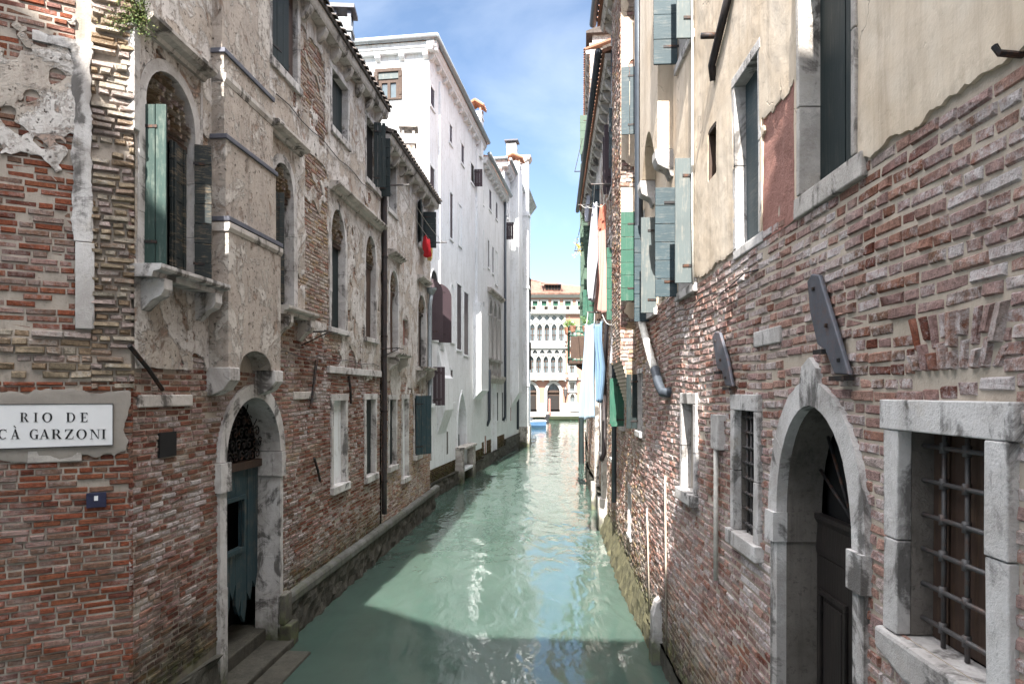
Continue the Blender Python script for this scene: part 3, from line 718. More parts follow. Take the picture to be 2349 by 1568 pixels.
mb = MB(); bricks(mb, L, uA - .018, uB, 3.3, 9.3, HL + [Hole(CBu[0], CBu[1], CBz, 9.6)], lambda u, z: f_left(u, z) < .12 and z + .5 * fbm(u, z, 1, 77) > 4.3, wob=.03, dep=(.005, .017)); mb.obj('upper_brickwork', 'brick_upper', wl)
mb = MB(); sheet(mb, L, uA + .02, uB, 1.0, 9.28, .045, f_left, HL, .02, .008, .007, seed=3); mb.obj('plaster', 'plaster_old', wl, smooth=True)
body(L, h1, uA, uB, -.5, 9.4, 6, 'plaster_old', ends=False)
# chimney breast on corbels with lead-capped offsets
cb = MB(); a, b = CBu
def cbox(z0, z1, o, ins=0): B(cb, L, a + ins, b - ins, z0, z1, -.02, o)
pts = [(a, CBz), (a + .28, CBz)] + [((a + b) / 2 - (b - a - .56) / 2 * cos(pi * k / 10), CBz + .22 * sin(pi * k / 10)) for k in range(1, 10)] + [(b - .28, CBz), (b, CBz), (b, 5.42), (a, 5.42)]
X(cb, L, pts, -.02, .25); cbox(5.421, 6.34, .2, .03); cbox(6.341, 7.30, .17, .05); cbox(7.301, 9.38, .14, .07)
cbo = cb.obj('chimney_breast', 'plaster_breast', h1)
for z, o, ins in ((5.42, .25, 0), (6.34, .2, .03), (7.30, .17, .05)):
    m = MB(); B(m, L, a + ins - .025, b - ins + .025, z - .03, z + .022, -.02, o + .025); m.obj('lead_capping', 'lead', cbo, bevel=.006)
    if z < 6: m = MB(); XS(m, L, [(0, z - .14), (o + .008, z - .14), (o + .026, z - .1), (o + .026, z - .046), (0, z - .046)], a - .02, b + .02); m.obj('moulding', 'stone_dirty', cbo)
for z in (6.95,):
    m = MB(); XS(m, L, [(0, z), (.175, z), (.195, z + .05), (.195, z + .1), (0, z + .1)], a + .05, b - .05); m.obj('moulding', 'stone_dirty', cbo)
for u in (a - .02, b - .22):
    m = MB(); XS(m, L, [(-.02, 3.47), (.06, 3.47), (.2, 3.53), (.28, 3.64), (.28, 3.78), (-.02, 3.78)], u, u + .24); m.obj('corbel', 'stone', cbo, bevel=.012)
# corner wall (section A) facing the bridge
cp = L.pt(uA, 0); A = Fr((cp.x, cp.y, 0), (-1.68, -1), (.511, -.859))
aw = MB(); wallface(aw, A, -.0, 4.5, -.6, 9.4, []); wa = aw.obj('wall', 'mortar_left', h1)
uq0, uq1 = A.at(208, 900)[0], A.at(173, 900)[0]
def f_corner(u, z):
    b = .22 - .62 * abs((z - 6.1) / 1.0) ** 1.5
    return b + fbm(u, z, 1.5, 5, 5) * .34 + fbm(u, z, 6, 6, 4) * .2
mb = MB(); bricks(mb, A, uq1, 4.5, .1, 9.3, [], lambda u, z: f_corner(u, z) < .12 and z > 4.05, dep=(-.002, .02), skip=.045, bh=.06, wob=.03)
bricks(mb, A, -.018, 4.5, .1, 3.62, [], None, dep=(.004, .024), bh=.057, wob=.04, skip=.02)
mb.obj('brickwork', 'brick_corner', wa)
mb = MB(); bricks(mb, A, -.03, uq0 - .004, 3.55, 9.3, [], None, bh=.062, dep=(.02, .065), jit=.007, skip=.05, lens=(.09, .2), gap=.017, wob=.06); bricks(mb, A, uq0 - .01, 4.5, 3.62, 4.06, [], None, bh=.07, dep=(.01, .045), jit=.009, skip=.05)
mb.obj('ragged_brick_pier', 'brick_tan', wa)
mb = MB(); sheet(mb, A, uq1, 4.5, 4.0, 9.3, .035, f_corner, [], .022, .008, .008, seed=8); mb.obj('plaster', 'plaster_old', wa, smooth=True)
mb = MB(); z_ = [A.at(190, y)[1] for y in (755, 558, 300, 118)]
B(mb, A, uq0 - .03, uq1 + .0, z_[0], z_[1], -.02, .055); mb.obj('quoin_stone', 'stone', wa, bevel=.008)
xe = A.at(75, 900)[0]
def f_strip(u, z):
    d = min(.0 + uq1 - u + .01, u - uq0 - .0) if z < z_[3] - .02 else min(z_[3] + .07 - z, xe - u)
    return d * 2 + .02 + fbm(u, z, 7, 15, 5) * .045
mb = MB(); sheet(mb, A, uq0 - .02, xe, z_[1] + .01, z_[3] + .1, .015, f_strip, [], .03, .012, .003, seed=6); mb.obj('quoin_strip', 'stone', wa, smooth=True)
sg = A.rect(258, -6, 927, 1023, 130)
def f_cem(u, z): return -dbox(u, z, sg[0] - .13, 3, sg[2] - .10, sg[3] + .11) * 2 + fbm(u, z, 5, 9, 3) * .14
mb = MB(); sheet(mb, A, 0, 2.2, 2.7, 3.75, .02, f_cem, [], .02, .012, .003, seed=4); mb.obj('cement_patch', 'plaster_cement', wa, smooth=True)
for (xa, xb, ya, yb) in ((62, 188, 1032, 1062),):
    r = A.rect(xa, xb, ya, yb); mb = MB(); B(mb, A, r[0], r[1], r[2], r[3], -.02, .03); mb.obj('stone_block', 'stone_dirty', wa, bevel=.01)
r = L.rect(312, 436, 905, 935); mb = MB(); B(mb, L, r[0], r[1], r[2], r[3], -.02, .035); mb.obj('stone_lintel', 'stone_dirty', wl, bevel=.012)
r = L.rect(672, 725, 898, 916); mb = MB(); B(mb, L, r[0], r[1], r[2], r[3], -.02, .03); mb.obj('stone_lintel', 'stone_dirty', wl, bevel=.012)
r = L.rect(362, 400, 992, 1050); mb = MB(); B(mb, L, r[0], r[1], r[2], r[3], -.02, .026); mb.obj('dark_hole_slab', 'dark', wl)  # near-black slab on the wall face, coloured as the shade inside a hole
for p0, p1, off in (((286, 792), (362, 893), .05), ((722, 826), (707, 935), .04), ((795, 862), (801, 925), .04), ((714, 1050), (728, 1103), .04)):
    q0 = L.at(*p0); q1 = L.at(*p1); mb = MB(); tube(mb, [L.pt(*q0, off), L.pt((q0[0] + q1[0]) / 2, (q0[1] + q1[1]) / 2, off + .01), L.pt(*q1, off)], .022, 6); mb.obj('tie_bar_anchor', 'iron', h1)
# stone plinth along the water
mb = MB(); n = 5; ud = d1 + .12
for k in range(n): a, b = ud + (uC + 1 - ud) * k / n, ud + (uC + 1 - ud) * (k + 1) / n - .012; XS(mb, L, [(-.02, .50), (.10, .50), (.11, .53), (.11, .61), (.09, .65), (-.02, .68)], a, b)
mb.obj('plinth_ledge', 'stone_plinth', h1, bevel=.01)
def rubble(W, ua, ub, z0, z1, o, parent, mat='stone_wet', step=.11, amp=.05, name='wet_footing', lean=0, fade=0):
    mb = MB(); nu = int((ub - ua) / step); nz = max(3, int((z1 - z0) / .09))
    for i in range(nu + 1):
        for k in range(nz + 1):
            u = ua + (ub - ua) * i / nu; z = z0 + (z1 - z0) * k / nz
            mb.v.append(tuple(W.pt(u, z, (o - lean * max(0, k / nz - .45) ** 1.5) * (min(1, .25 + (u - ua) / fade) if fade else 1) + amp * (fbm(u, z, 4, 12, 4) + .35 * rr(-1, 1)))))
    for i in range(nu):
        for k in range(nz): a = i * (nz + 1) + k; mb.f.append((a, a + nz + 1, a + nz + 2, a + 1)); mb.mi.append(0)
    s = len(mb.v); mb.v += [tuple(W.pt(ua, z1, -.02)), tuple(W.pt(ub, z1, -.02))]; 
    for i in range(nu): mb.f.append((i * (nz + 1) + nz, (i + 1) * (nz + 1) + nz, s)); mb.mi.append(0)
    mb.f.append((nu * (nz + 1) + nz, s + 1, s)); mb.mi.append(0)
    e = len(mb.v); mb.v += [tuple(W.pt(ua, z0, -.02)), tuple(W.pt(ub, z0, -.02))]; mb.f.append(tuple(range(nz + 1)) + (s, e)); mb.f.append(tuple(nu * (nz + 1) + k for k in range(nz + 1)) + (s + 1, e + 1)); mb.mi += [0, 0]
    return mb.obj(name, mat, parent, recalc=False)
rubble(L, ud, uC + .4, -.5, .50, .07, h1); rubble(L, uA, d0 - .2, -.5, .55, .06, h1); rubble(A, 0, 3, -.5, .35, .06, h1)
mb = MB(); B(mb, L, d1 + .0, d1 + .3, -.5, .30, .0, .2); B(mb, L, d1 - .0, d1 + .26, .301, .72, .0, .12); mb.obj('corner_stone', 'stone_dark', h1, bevel=.02)
ev, rf = eave(L, h1, uA - .3, uB - .08, 9.42, .26, 12)
mb = MB()
def chimney(house_roof, c, w, z0, z1, mat='plaster_white', cap='stone_dirty', tile=False, ang=0.08):
    R = Fr((c[0], c[1], 0), (cos(ang), sin(ang)), (-sin(ang), cos(ang))); mb = MB(); B(mb, R, -w / 2, w / 2, z0, z1, -w / 2, w / 2); B(mb, R, -w / 2 - .03, w / 2 + .03, z1 - .28, z1 - .2, -w / 2 - .03, w / 2 + .03)
    o = mb.obj('chimney', mat, house_roof)
    k = MB()
    for s in (-1, 1):
        for t in (-1, 1): B(k, R, s * w / 2 - (.07 if s > 0 else 0), s * w / 2 + (.07 if s < 0 else 0), z1, z1 + .16, t * w / 2 - (.07 if t > 0 else 0), t * w / 2 + (.07 if t < 0 else 0))
    e = w * .72
    if tile:
        XS(k, Fr((c[0], c[1], 0), (sin(ang), -cos(ang)), (cos(ang), sin(ang))), [(-e, z1 + .16), (0, z1 + .42), (e, z1 + .16), (e, z1 + .22), (0, z1 + .5), (-e, z1 + .22)], -e, e)
        for j in range(5):
            yy = -e + e * 2 * (j + .5) / 5
            for s in (-1, 1): tube(k, [R.pt(s * e, z1 + .22, yy), R.pt(0, z1 + .5, yy)], .06, 6)
    else: B(k, R, -e, e, z1 + .16, z1 + .24, -e, e)
    k.obj('chimney_cap', cap, o)
    return o
chimney(h1, (-3.46, 14.0), .36, 9.5, 11.1, 'zinc', 'slate')
# downpipe between the two old houses
bar(h1, 'downpipe', [L.pt(uB + .05, 9.2, .12)] + [L.pt(uB + .05, z, .09) for z in (9.0, 6, 4.4, 3, 1.7, .9)], .055, 'pipe_dark', 10)
mb = MB()
for z in (8.2, 6.4, 4.7, 3.1, 1.6): tube(mb, [L.pt(uB + .05, z - .02, .09), L.pt(uB + .05, z + .02, .09)], .068, 10)
mb.obj('pipe_bracket', 'iron', h1)
for (x, y) in ((690, 762), (870, 800)):
    q = L.at(x, y); mb = MB(); tube(mb, [L.pt(q[0], q[1], 0), L.pt(q[0] + .05, q[1] + .02, .42)], .012, 6); tube(mb, [L.pt(q[0], q[1] - .2, 0), L.pt(q[0] + .05, q[1] + .0, .4)], .01, 6); tube(mb, [L.pt(q[0] - .1, q[1] + .02, .4), L.pt(q[0] + .4, q[1] + .02, .43)], .009, 6); mb.obj('iron_bracket', 'iron', h1)

for z_, u_a, u_b in ((4.05, 9.2, 14.4), (7.55, 9.3, 14.5)):
    bar(h1, 'wall_cable', [L.pt(u_a + (u_b - u_a) * k / 12, z_ + .03 * sin(k * 1.9) + .02 * k / 12, .045) for k in range(13)], .007, 'pipe_dark', 5)
# ------------------------------------------------------------------ left bank: second old house
h2 = thing('old_house', 'lower weathered house beyond the dark drainpipe, red cloth drying at its upper window', 'house', L.pt(uB + .2, 0))
H2 = []
w = win(L, h2, H2, (L.at(889, 900)[0], L.at(907, 900)[0], 7.62, 8.72), fw=.08, dep=.18, back='wood_green_dark', sill=(.04, .1, 0))
u0, u1 = L.at(957, 900)[0], L.at(968, 900)[0]
w5 = win(L, h2, H2, (u0, u1, 7.5, 8.62), fw=.08, dep=.18, back='dark', sill=(.05, .1, 0)); leaf(L, w5, u1, .03, 80, .36, 7.5, 8.5, 'wood_green_dark', 'h', 6)
leaf(L, w5, u0, .03, 150, .3, 7.5, 8.6, 'wood_green_dark', 'v', 3)
for a, b, zs, z0, ht in ((892, 911, 5.88, 4.4, 6.56), (957, 974, 5.75, 4.2, 6.5)):
    u0, u1 = L.at(a, 900)[0], L.at(b, 900)[0]
    w = win(L, h2, H2, (u0, u1, z0, zs), .42, fw=.11, dep=.14, back='dark', sill=None, hood=(ht, .2, .08), tymp=zs - .05)
    ledge(L, w, u0 - .25, u1 + .3, z0, .3, .11)
    leaf(L, w, u0 + .02, -.14, 20, .32, z0, zs - .1, 'wood_brown', 'v', 2)
win(L, h2, H2, (L.at(923, 900)[0], L.at(934, 900)[0], 4.65, 5.3), fw=.05, fo=.012, dep=.1, back='plaster_rose', sill=None, mat='plaster_old')
for a, b, z0, back in ((891, 906, 1.84, 'wood_green_dark'), (922, 934, 1.42, 'plaster_white')):
    win(L, h2, H2, (L.at(a, 900)[0], L.at(b, 900)[0], z0, 3.34), fw=.1, dep=.11, back=back, backo=-.07, sill=(.05, .12, .02))
u0, u1 = L.at(949, 900)[0], L.at(960, 900)[0]
w = win(L, h2, H2, (u0, u1, 1.85, 3.35), fw=.1, dep=.11, back='dark', sill=(.06, .12, .04)); leaf(L, w, u0 + .02, .04, 28, .62, 1.86, 3.42, 'wood_petrol', 'v', 3)
def f_left2(u, z):
    b = .28 if z > 4 else (.0 if z > 3.3 else -.5)
    return b + fbm(u, z, .8, 21, 5) * .4 + fbm(u, z, 4.5, 22, 4) * .2
uB2 = uB + .14
mb = MB(); wallface(mb, L, uB2, uC, -.6, 9.0, H2); wl2 = mb.obj('wall', 'mortar_left', h2)
mb = MB(); bricks(mb, L, uB2, uC, .62, 8.95, H2, lambda u, z: f_left2(u, z) < .12, wob=.05); mb.obj('brickwork', 'brick_upper', wl2)
mb = MB(); sheet(mb, L, uB2, uC, 1.0, 8.95, .06, f_left2, H2, .02, .008, .007, seed=5); mb.obj('plaster', 'plaster_old', wl2, smooth=True)
body(L, h2, uB - .2, uC, -.5, 9.0, 5, 'plaster_old')
ev2, rf2 = eave(L, h2, uB2 - .15, uC + .1, 9.0, .3, 9)
chimney(h2, (-2.86, 18.9), .36, 8.9, 10.6, 'plaster_old', 'stone_dirty')
q = L.at(978, 900)[0]
bar(h2, 'downpipe', [L.pt(q, 6.3, .14), L.pt(q, 6.0, .1), L.pt(q, 3.2, .1), L.pt(q - .25, 3.05, .1)], .06, 'zinc', 10)
mb = MB(); lathe(mb, L.pt(q, 6.28, .14), [(.06, 0), (.15, .14), (.16, .2)], 10); mb.obj('rain_hopper', 'zinc', h2)
# ------------------------------------------------------------------ left bank: white houses where the canal bends
WS = .145; V = Fr((-5.96, 0, 0), (WS, 1), (1, -WS))
def vu(px): return V.at(px, 900)[0]
def vz(px, py): return V.at(px, py)[1]
uD, uE, uG, uJ = vu(985), vu(1105), vu(1157), vu(1190)
w1 = thing('white_house', 'tall white house with a sunlit end wall and plum shutters', 'house', V.pt(uD, 0))
HW = []
def vwin(house, holes, xa, xb, yt, yb, back='wood_purple', rise=0, kind='round', sill=(.03, .08, .02), fw=.07, dep=.05, boards=2, backo=None):
    a, b = vu(xa), vu(xb); z1 = vz(xa, yt); z0 = vz(xa, yb)
    return win(V, house, holes, (a, b, z0, z1 - rise), rise, kind, fw=fw, fo=.012, dep=dep, mat='plaster_white', back=back, boards=boards, sill=sill, backo=-dep + .04 if backo is None else backo)
vwin(w1, HW, 987, 996, 195, 240); vwin(w1, HW, 1031, 1037, 283, 325)
w = vwin(w1, HW, 1058, 1064, 328, 372); w = vwin(w1, HW, 1080, 1087, 372, 415, 'dark'); leaf(V, w, vu(1087), .02, 85, .36, vz(1080, 418), vz(1080, 377), 'wood_purple', 'v', 3)
vwin(w1, HW, 986, 996, 378, 488); vwin(w1, HW, 1032, 1038, 440, 545); vwin(w1, HW, 1052, 1058, 468, 560, 'plaster_white')
w = vwin(w1, HW, 988, 1004, 615, 775, 'dark', .5)
for uh, an, wd in ((vu(1004), 40, .55), (vu(988), 82, .38)): leaf(V, w, uh, .02, an, wd, vz(988, 780), vz(988, 640), 'wood_purple', 'v', 3, arch=.45)
vwin(w1, HW, 1033, 1041, 650, 782, 'plaster_white', .45)
vwin(w1, HW, 1048, 1058, 650, 800); vwin(w1, HW, 1064, 1074, 668, 812)
w = vwin(w1, HW, 986, 992, 842, 925, 'dark', sill=(.09, .12, .05)); leaf(V, w, vu(992), .02, 76, .4, vz(986, 930), vz(986, 840), 'wood_purple', 'v', 3)
vwin(w1, HW, 1033, 1038, 848, 922, sill=(.1, .12, .05)); vwin(w1, HW, 983, 990, 1000, 1058, 'brick_tan', sill=None, fw=.04); vwin(w1, HW, 1024, 1028, 990, 1042, 'wood_brown', sill=None, fw=.04)
a, b = vu(1049), vu(1069); zs = vz(1049, 985)
pw = win(V, w1, HW, (a, b, vz(1049, 1075), zs), vz(1058, 900) - zs, 'pointed', fw=.1, fo=.03, dep=.7, mat='plaster_white', back='plaster_white', sill=(.25, .1, .1), backo=-.6)
leaf(V, pw, a + .1, -.3, 30, .5, vz(1049, 1070), zs - .2, 'wood_pale', 'v', 2)
HD = []
E = Fr((V.pt(uD, 0).x, V.pt(uD, 0).y, 0), (-1, WS), (-WS, -1))
ea = E.rect(868, 914, 165, 226, 891)
we = win(E, w1, HD, ea, fw=.1, fo=.02, dep=.16, mat='wood_brown', back='glass', sill=(.03, .06, .03), backo=-.1); we['label'] = 'brown window in the sunlit end wall'
mb = MB(); mu = (ea[0] + ea[1]) / 2
for u in (ea[0] + .05, mu, ea[1] - .05): B(mb, E, u - .05, u + .05, ea[2], ea[3] - .22, -.098, -.05)
B(mb, E, ea[0], ea[1], ea[3] - .34, ea[3] - .222, -.098, -.052); mb.obj('casement', 'wood_brown', we)
mb = MB(); B(mb, E, ea[0], ea[1], ea[3] - .22, ea[3], -.098, -.02); mb.obj('blind_box', 'wood_pale', we)
leaf(E, we, ea[0] - .02, .03, 176, .12, ea[2], ea[3], 'wood_brown', 'v', 1); leaf(E, we, ea[1] + .02, .03, 6, .12, ea[2], ea[3], 'wood_brown', 'v', 1)
ZW1 = 14.75
mb = MB(); wallface(mb, V, uD, uE, .95, ZW1, HW); wallface(mb, E, 0, 7, .5, ZW1, HD); wl = mb.obj('wall', 'plaster_white', w1)
B_ = MB(); B(B_, V, uD + .3, uE - .02, -.5, ZW1, -7, -.9); B_.obj('inner_wall', 'dark', w1)
mb = MB(); wallface(mb, V, uD, uE, -.5, .95, HW, -.04); wlb = mb.obj('wall_base', 'mortar_left', w1)
mb = MB(); bricks(mb, V, uD, uE, .4, .95, HW, None, dep=(-.03, -.02), skip=.03); mb.obj('brickwork', 'brick_plinth', wlb)
rubble(V, uD - 2, vu(1046), -.5, .5, .12, w1); rubble(V, vu(1072), uE, -.5, .45, .1, w1)
mb = MB(); B(mb, V, vu(1069.5), vu(1075), -.5, 1.35, -.05, .3); B(mb, V, vu(1045), vu(1048.5), -.5, 1.3, -.05, .3); B(mb, V, vu(1044.5), vu(1075.5), 1.302, 1.40, -.05, .36); mb.obj('water_gate_pier', 'stone_dirty', w1, bevel=.02)
# flues and sloping breasts on the white facade
mb = MB(); a, b = vu(1086), vu(1104); X(mb, V, [(a, 3.6), (b, 3.6), (b, 7.0), (a, 7.4)], -.02, .34); B(mb, V, vu(1090), vu(1104), 7.0, ZW1 - .5, -.02, .10); mb.obj('chimney_breast', 'plaster_white', w1)
mb = MB(); XS(mb, V, [(-.02, 3.15), (.2, 3.45), (.36, 3.6), (-.02, 3.6)], a, b); mb.obj('corbel', 'plaster_white', w1)
mb = MB(); a, b = vu(1003), vu(1022); XS(mb, V, [(-.02, 2.0), (.28, 2.9), (.28, 4.0), (.2, 4.1), (.0, 5.2), (-.02, 5.2)], a, b); mb.obj('sloping_flue', 'plaster_white', w1)
mb = MB(); B(mb, V, vu(1006), vu(1016), 5, ZW1 - .5, -.02, .07); mb.obj('flue', 'plaster_white', w1)
def cornice(W, house, u0, u1, z, step=.8, pr=.24, gut='zinc'):
    mb = MB(); XS(mb, W, [(-.02, z - .12), (pr * .7, z - .12), (pr * .75, z - .05), (pr * .95, z), (pr, z + .16), (-.02, z + .16)], u0, u1); o = mb.obj('cornice', 'plaster_white', house)
    n = max(1, int((u1 - u0) / step))
    for k in range(n):
        u = u0 + (k + .5) * (u1 - u0) / n; c = MB(); XS(c, W, [(-.02, z - .32), (pr * .3, z - .3), (pr * .62, z - .22), (pr * .62, z - .121), (-.02, z - .121)], u - .09, u + .09); c.obj('corbel', 'plaster_white', o)
    if gut: g = MB(); tube(g, [W.pt(u0 - .05, z + .26, pr + .07), W.pt(u1 + .05, z + .26, pr + .07)], .10, 10); g.obj('gutter', gut, o, smooth=True)
    return o
cornice(V, w1, uD - .3, uE, ZW1); cornice(E, w1, -.3, 7, ZW1 + .003)
def hip_roof(W, house, u0, u1, z, deep, rise, ov=.22, mat='tile', step=.24):
    """tiled hipped roof over a box u0..u1 x -deep..0"""
    mb = MB(); a0, a1, o0, o1 = u0 - ov, u1 + ov, ov, -deep - ov; h = min((a1 - a0), (o0 - o1)) / 2
    mid = (o0 + o1) / 2
    ca, cb = (a0 + h, mid), (a1 - h, mid)
    q = lambda u, o, zz: W.pt(u, zz, o)
    mb.poly([q(a0, o0, z), q(a1, o0, z), q(cb[0], mid, z + rise), q(ca[0], mid, z + rise)]); mb.poly([q(a1, o1, z), q(a0, o1, z), q(ca[0], mid, z + rise), q(cb[0], mid, z + rise)])
    mb.poly([q(a0, o1, z), q(a0, o0, z), q(ca[0], mid, z + rise)]); mb.poly([q(a1, o0, z), q(a1, o1, z), q(cb[0], mid, z + rise)])
    mb.poly([q(a0, o0, z - .06), q(a1, o0, z - .06), q(a1, o1, z - .06), q(a0, o1, z - .06)])
    def row(p0, p1):
        tube(mb, [p0 + Vector((0, 0, .03)), p1 + Vector((0, 0, .03))], .075, 6)
    n = int((a1 - a0) / step)
    for k in range(n):
        u = a0 + (k + .5) * (a1 - a0) / n; t = min(1, (u - a0) / h, (a1 - u) / h); e = (o0 - o1) / 2 * t
        row(q(u, o0 + .03, z), q(u, o0 - e, z + rise * t)); row(q(u, o1 - .03, z), q(u, o1 + e, z + rise * t))
    n = int((o0 - o1) / step)
    for k in range(n):
        o = o1 + (k + .5) * (o0 - o1) / n; t = min(1, (o - o1) / ((o0 - o1) / 2), (o0 - o) / ((o0 - o1) / 2))
        row(q(a0 - .03, o, z), q(a0 + h * t, o, z + rise * t)); row(q(a1 + .03, o, z), q(a1 - h * t, o, z + rise * t))
    return mb.obj('roof', mat, house, recalc=False)
r1 = hip_roof(V, w1, uD, uE, ZW1 + .2, 7, 1.5)
chimney(w1, (-1.60, 30.6), .55, 14, 16.0, 'plaster_white', 'tile', True, -WS)

w2 = thing('white_house', 'lower white house with a triple arched loggia above the water', 'house', V.pt(uE, 0))
H2w = []
vwin(w2, H2w, 1106, 1109, 432, 465); vwin(w2, H2w, 1122, 1127, 433, 478); vwin(w2, H2w, 1137, 1141, 462, 500)
vwin(w2, H2w, 1106, 1109, 525, 610); vwin(w2, H2w, 1119, 1122, 550, 612); vwin(w2, H2w, 1129, 1132, 565, 625); vwin(w2, H2w, 1136, 1141, 575, 650, 'plaster_white')
vwin(w2, H2w, 1106, 1110, 690, 800)
for xa, xb in ((1121, 1128), (1131, 1138), (1141, 1147)):
    a, b = vu(xa), vu(xb); w = win(V, w2, H2w, (a, b, 5.1, 7.3), .75, 'round', fw=.14, fo=.05, dep=.6, mat='white_marble', back='plaster_white', sill=None, backo=-.5, name='loggia_arch')
    mb = MB(); lathe(mb, V.pt(a - .14, 5.1, .05), [(.17, 0), (.17, .12), (.12, .16), (.11, 2.0), (.15, 2.1), (.18, 2.2)], 10); mb.obj('column', 'white_marble', w, smooth=True)
    mb = MB(); n = 5
    for k in range(n): lathe(mb, V.pt(a + (b - a) * (k + .5) / n, 4.35, .0), [(.06, 0), (.09, .2), (.05, .5), (.07, .7)], 6)
    B(mb, V, a - .2, b + .2, 5.05, 5.17, -.15, .12); mb.obj('balustrade', 'white_marble', w)
mb = MB(); XS(mb, V, [(-.02, 8.35), (.1, 8.4), (.2, 8.5), (.2, 8.58), (-.02, 8.6)], vu(1118), vu(1151)); mb.obj('hood_mould', 'stone_dirty', w2)
mb = MB(); XS(mb, V, [(-.02, 3.95), (.12, 4.0), (.22, 4.2), (.22, 4.34), (-.02, 4.34)], vu(1118), vu(1151)); mb.obj('balcony_sill', 'stone_dirty', w2)
for xa, xb in ((1119, 1123), (1139, 1143), (1151, 1154)): vwin(w2, H2w, xa, xb, 900, 965, 'dark', fw=.06)
a, b = vu(1128), vu(1138); win(V, w2, H2w, (a, b, .2, 3.2), .8, fw=.12, fo=.03, dep=.5, mat='plaster_white', back='plaster_white', sill=None, backo=-.4)
vwin(w2, H2w, 1111, 1115, 1000, 1040, 'plaster_rose', fw=.03, sill=None)
ZW2 = 14.2
mb = MB(); wallface(mb, V, uE, uG, 1.2, ZW2, H2w); mb.obj('wall', 'plaster_white', w2)
mb = MB(); wallface(mb, V, uE, uG, -.5, 1.2, H2w, -.04); wb = mb.obj('wall_base', 'mortar_left', w2)
mb = MB(); bricks(mb, V, uE, uG, .5, 1.2, H2w, None, dep=(-.03, -.02), skip=.03); mb.obj('brickwork', 'brick_plinth', wb)
rubble(V, uE, uG, -.5, .55, .1, w2, step=.2)
B_ = MB(); B(B_, V, uE + .02, uG - .02, -.5, ZW2, -7, -.8); B_.obj('inner_wall', 'dark', w2)
cornice(V, w2, uE, uG - .02, ZW2, .7, .3); r2 = hip_roof(V, w2, uE + .4, uG - .4, ZW2 + .2, 7, 1.2)
for x, zt in ((1154, 14.0), (1117, 2.0)):
    q = vu(x); bar(w2, 'downpipe', [V.pt(q, 14.0 if x > 1120 else 4.6, .12), V.pt(q, 2.2, .12), V.pt(q, 1.9, .0)], .07, 'pipe_blue', 8)

w3 = thing('white_house', 'narrow white house rising with a red tiled attic behind the loggia house', 'house', V.pt(uG, 0))
H3w = []; ZW3 = 16.2
vwin(w3, H3w, 1160, 1162, 440, 490, 'glass'); vwin(w3, H3w, 1164, 1166, 455, 500, 'glass'); 
w = vwin(w3, H3w, 1158, 1161, 505, 545, 'dark'); leaf(V, w, vu(1161), .02, 80, .42, vz(1158, 545), vz(1158, 505), 'wood_purple')
vwin(w3, H3w, 1157.5, 1161, 590, 690, 'dark'); vwin(w3, H3w, 1160, 1162, 900, 965, 'dark'); vwin(w3, H3w, 1170, 1172.5, 905, 965, 'plaster_rose')
mb = MB(); wallface(mb, V, uG, uJ, -.5, ZW3, H3w); Eg = Fr((V.pt(uG, 0).x, V.pt(uG, 0).y, 0), (-1, WS), (-WS, -1)); wallface(mb, Eg, 0, 3.0, 12, ZW3, []); mb.obj('wall', 'plaster_white', w3)
B_ = MB(); B(B_, V, uG + .1, uJ, -.5, ZW3, -3.0, -.5); B_.obj('inner_wall', 'plaster_white', w3)
mb = MB(); a, b = vu(1171), vu(1180); B(mb, V, a, b, 3.5, 16.9, -.3, .5); XS(mb, V, [(-.02, 2.6), (.5, 3.5), (-.02, 3.5)], a, b); cbx = mb.obj('chimney_breast', 'plaster_white', w3)
cornice(V, w3, uG - .1, uJ, ZW3, .8, .3); cornice(Eg, w3, -.2, 3.0, ZW3 + .003, .8, .3); r3 = hip_roof(V, w3, uG, uJ, ZW3 + .2, 3.2, .8)
rubble(V, uG, uJ, -.5, .9, .08, w3, step=.3)
p = V.pt(vu(1175.5), 0, .1); chimney(w3, (p.x, p.y), .8, 16.8, 17.3, 'plaster_white', 'tile', True, -WS)
bar(w3, 'downpipe', [V.pt(vu(1183), 15.5, .14), V.pt(vu(1183), 1.2, .14)], .08, 'pipe_blue', 8)

w4 = thing('white_house', 'white corner house with a sunlit end face where the side canal meets the wide one', 'house', V.pt(uJ, 0))
uK = uJ + 5.6; ZW4 = 19.2
mb = MB(); B(mb, V, uJ + .01, uJ + .6, .4, ZW4 - .6, -1.5, .62); B(mb, V, uJ + .6, uK, .4, ZW4 - 2.2, -4, .10); wl4 = mb.obj('wall', 'plaster_white', w4)
for z in (3.9, 10.2, 14.9): m = MB(); B(m, V, uJ - .05, uJ + .64, z, z + .18, -1.5, .7); m.obj('string_course', 'plaster_white', wl4)
mb = MB(); XS(mb, V, [(-.02, ZW4 - 1.0), (.68, ZW4 - .7), (.78, ZW4 - .5), (.78, ZW4 - .4), (-.02, ZW4 - .4)], uJ - .1, uJ + .8); XS(mb, V, [(.1, ZW4 - 2.8), (.4, ZW4 - 2.4), (.55, ZW4 - 2.2), (-4, ZW4 - 2.2)], uJ + .8, uK + .2); mb.obj('cornice', 'stone_dirty', w4)
r4 = hip_roof(V, w4, uJ + 1.2, uK, ZW4 - 2.1, 4, .9)
mb = MB(); B(mb, V, uJ - .02, uJ + .66, -.5, 1.3, -1.5, .7); B(mb, V, uJ + .66, uK, -.5, 1.2, -4, .16); mb.obj('wall_base', 'stone_dirty', w4)
p = V.pt(uJ + 1.1, 0, -.6); chimney(w4, (p.x, p.y), .62, 16, 19.9, 'plaster_white', 'slate', False, -WS)
for k, o_ in ((1.5, .2), (3.4, .2)): bar(w4, 'downpipe', [V.pt(uJ + k, 16.8, o_), V.pt(uJ + k, .6, o_)], .09, 'pipe_blue', 8)
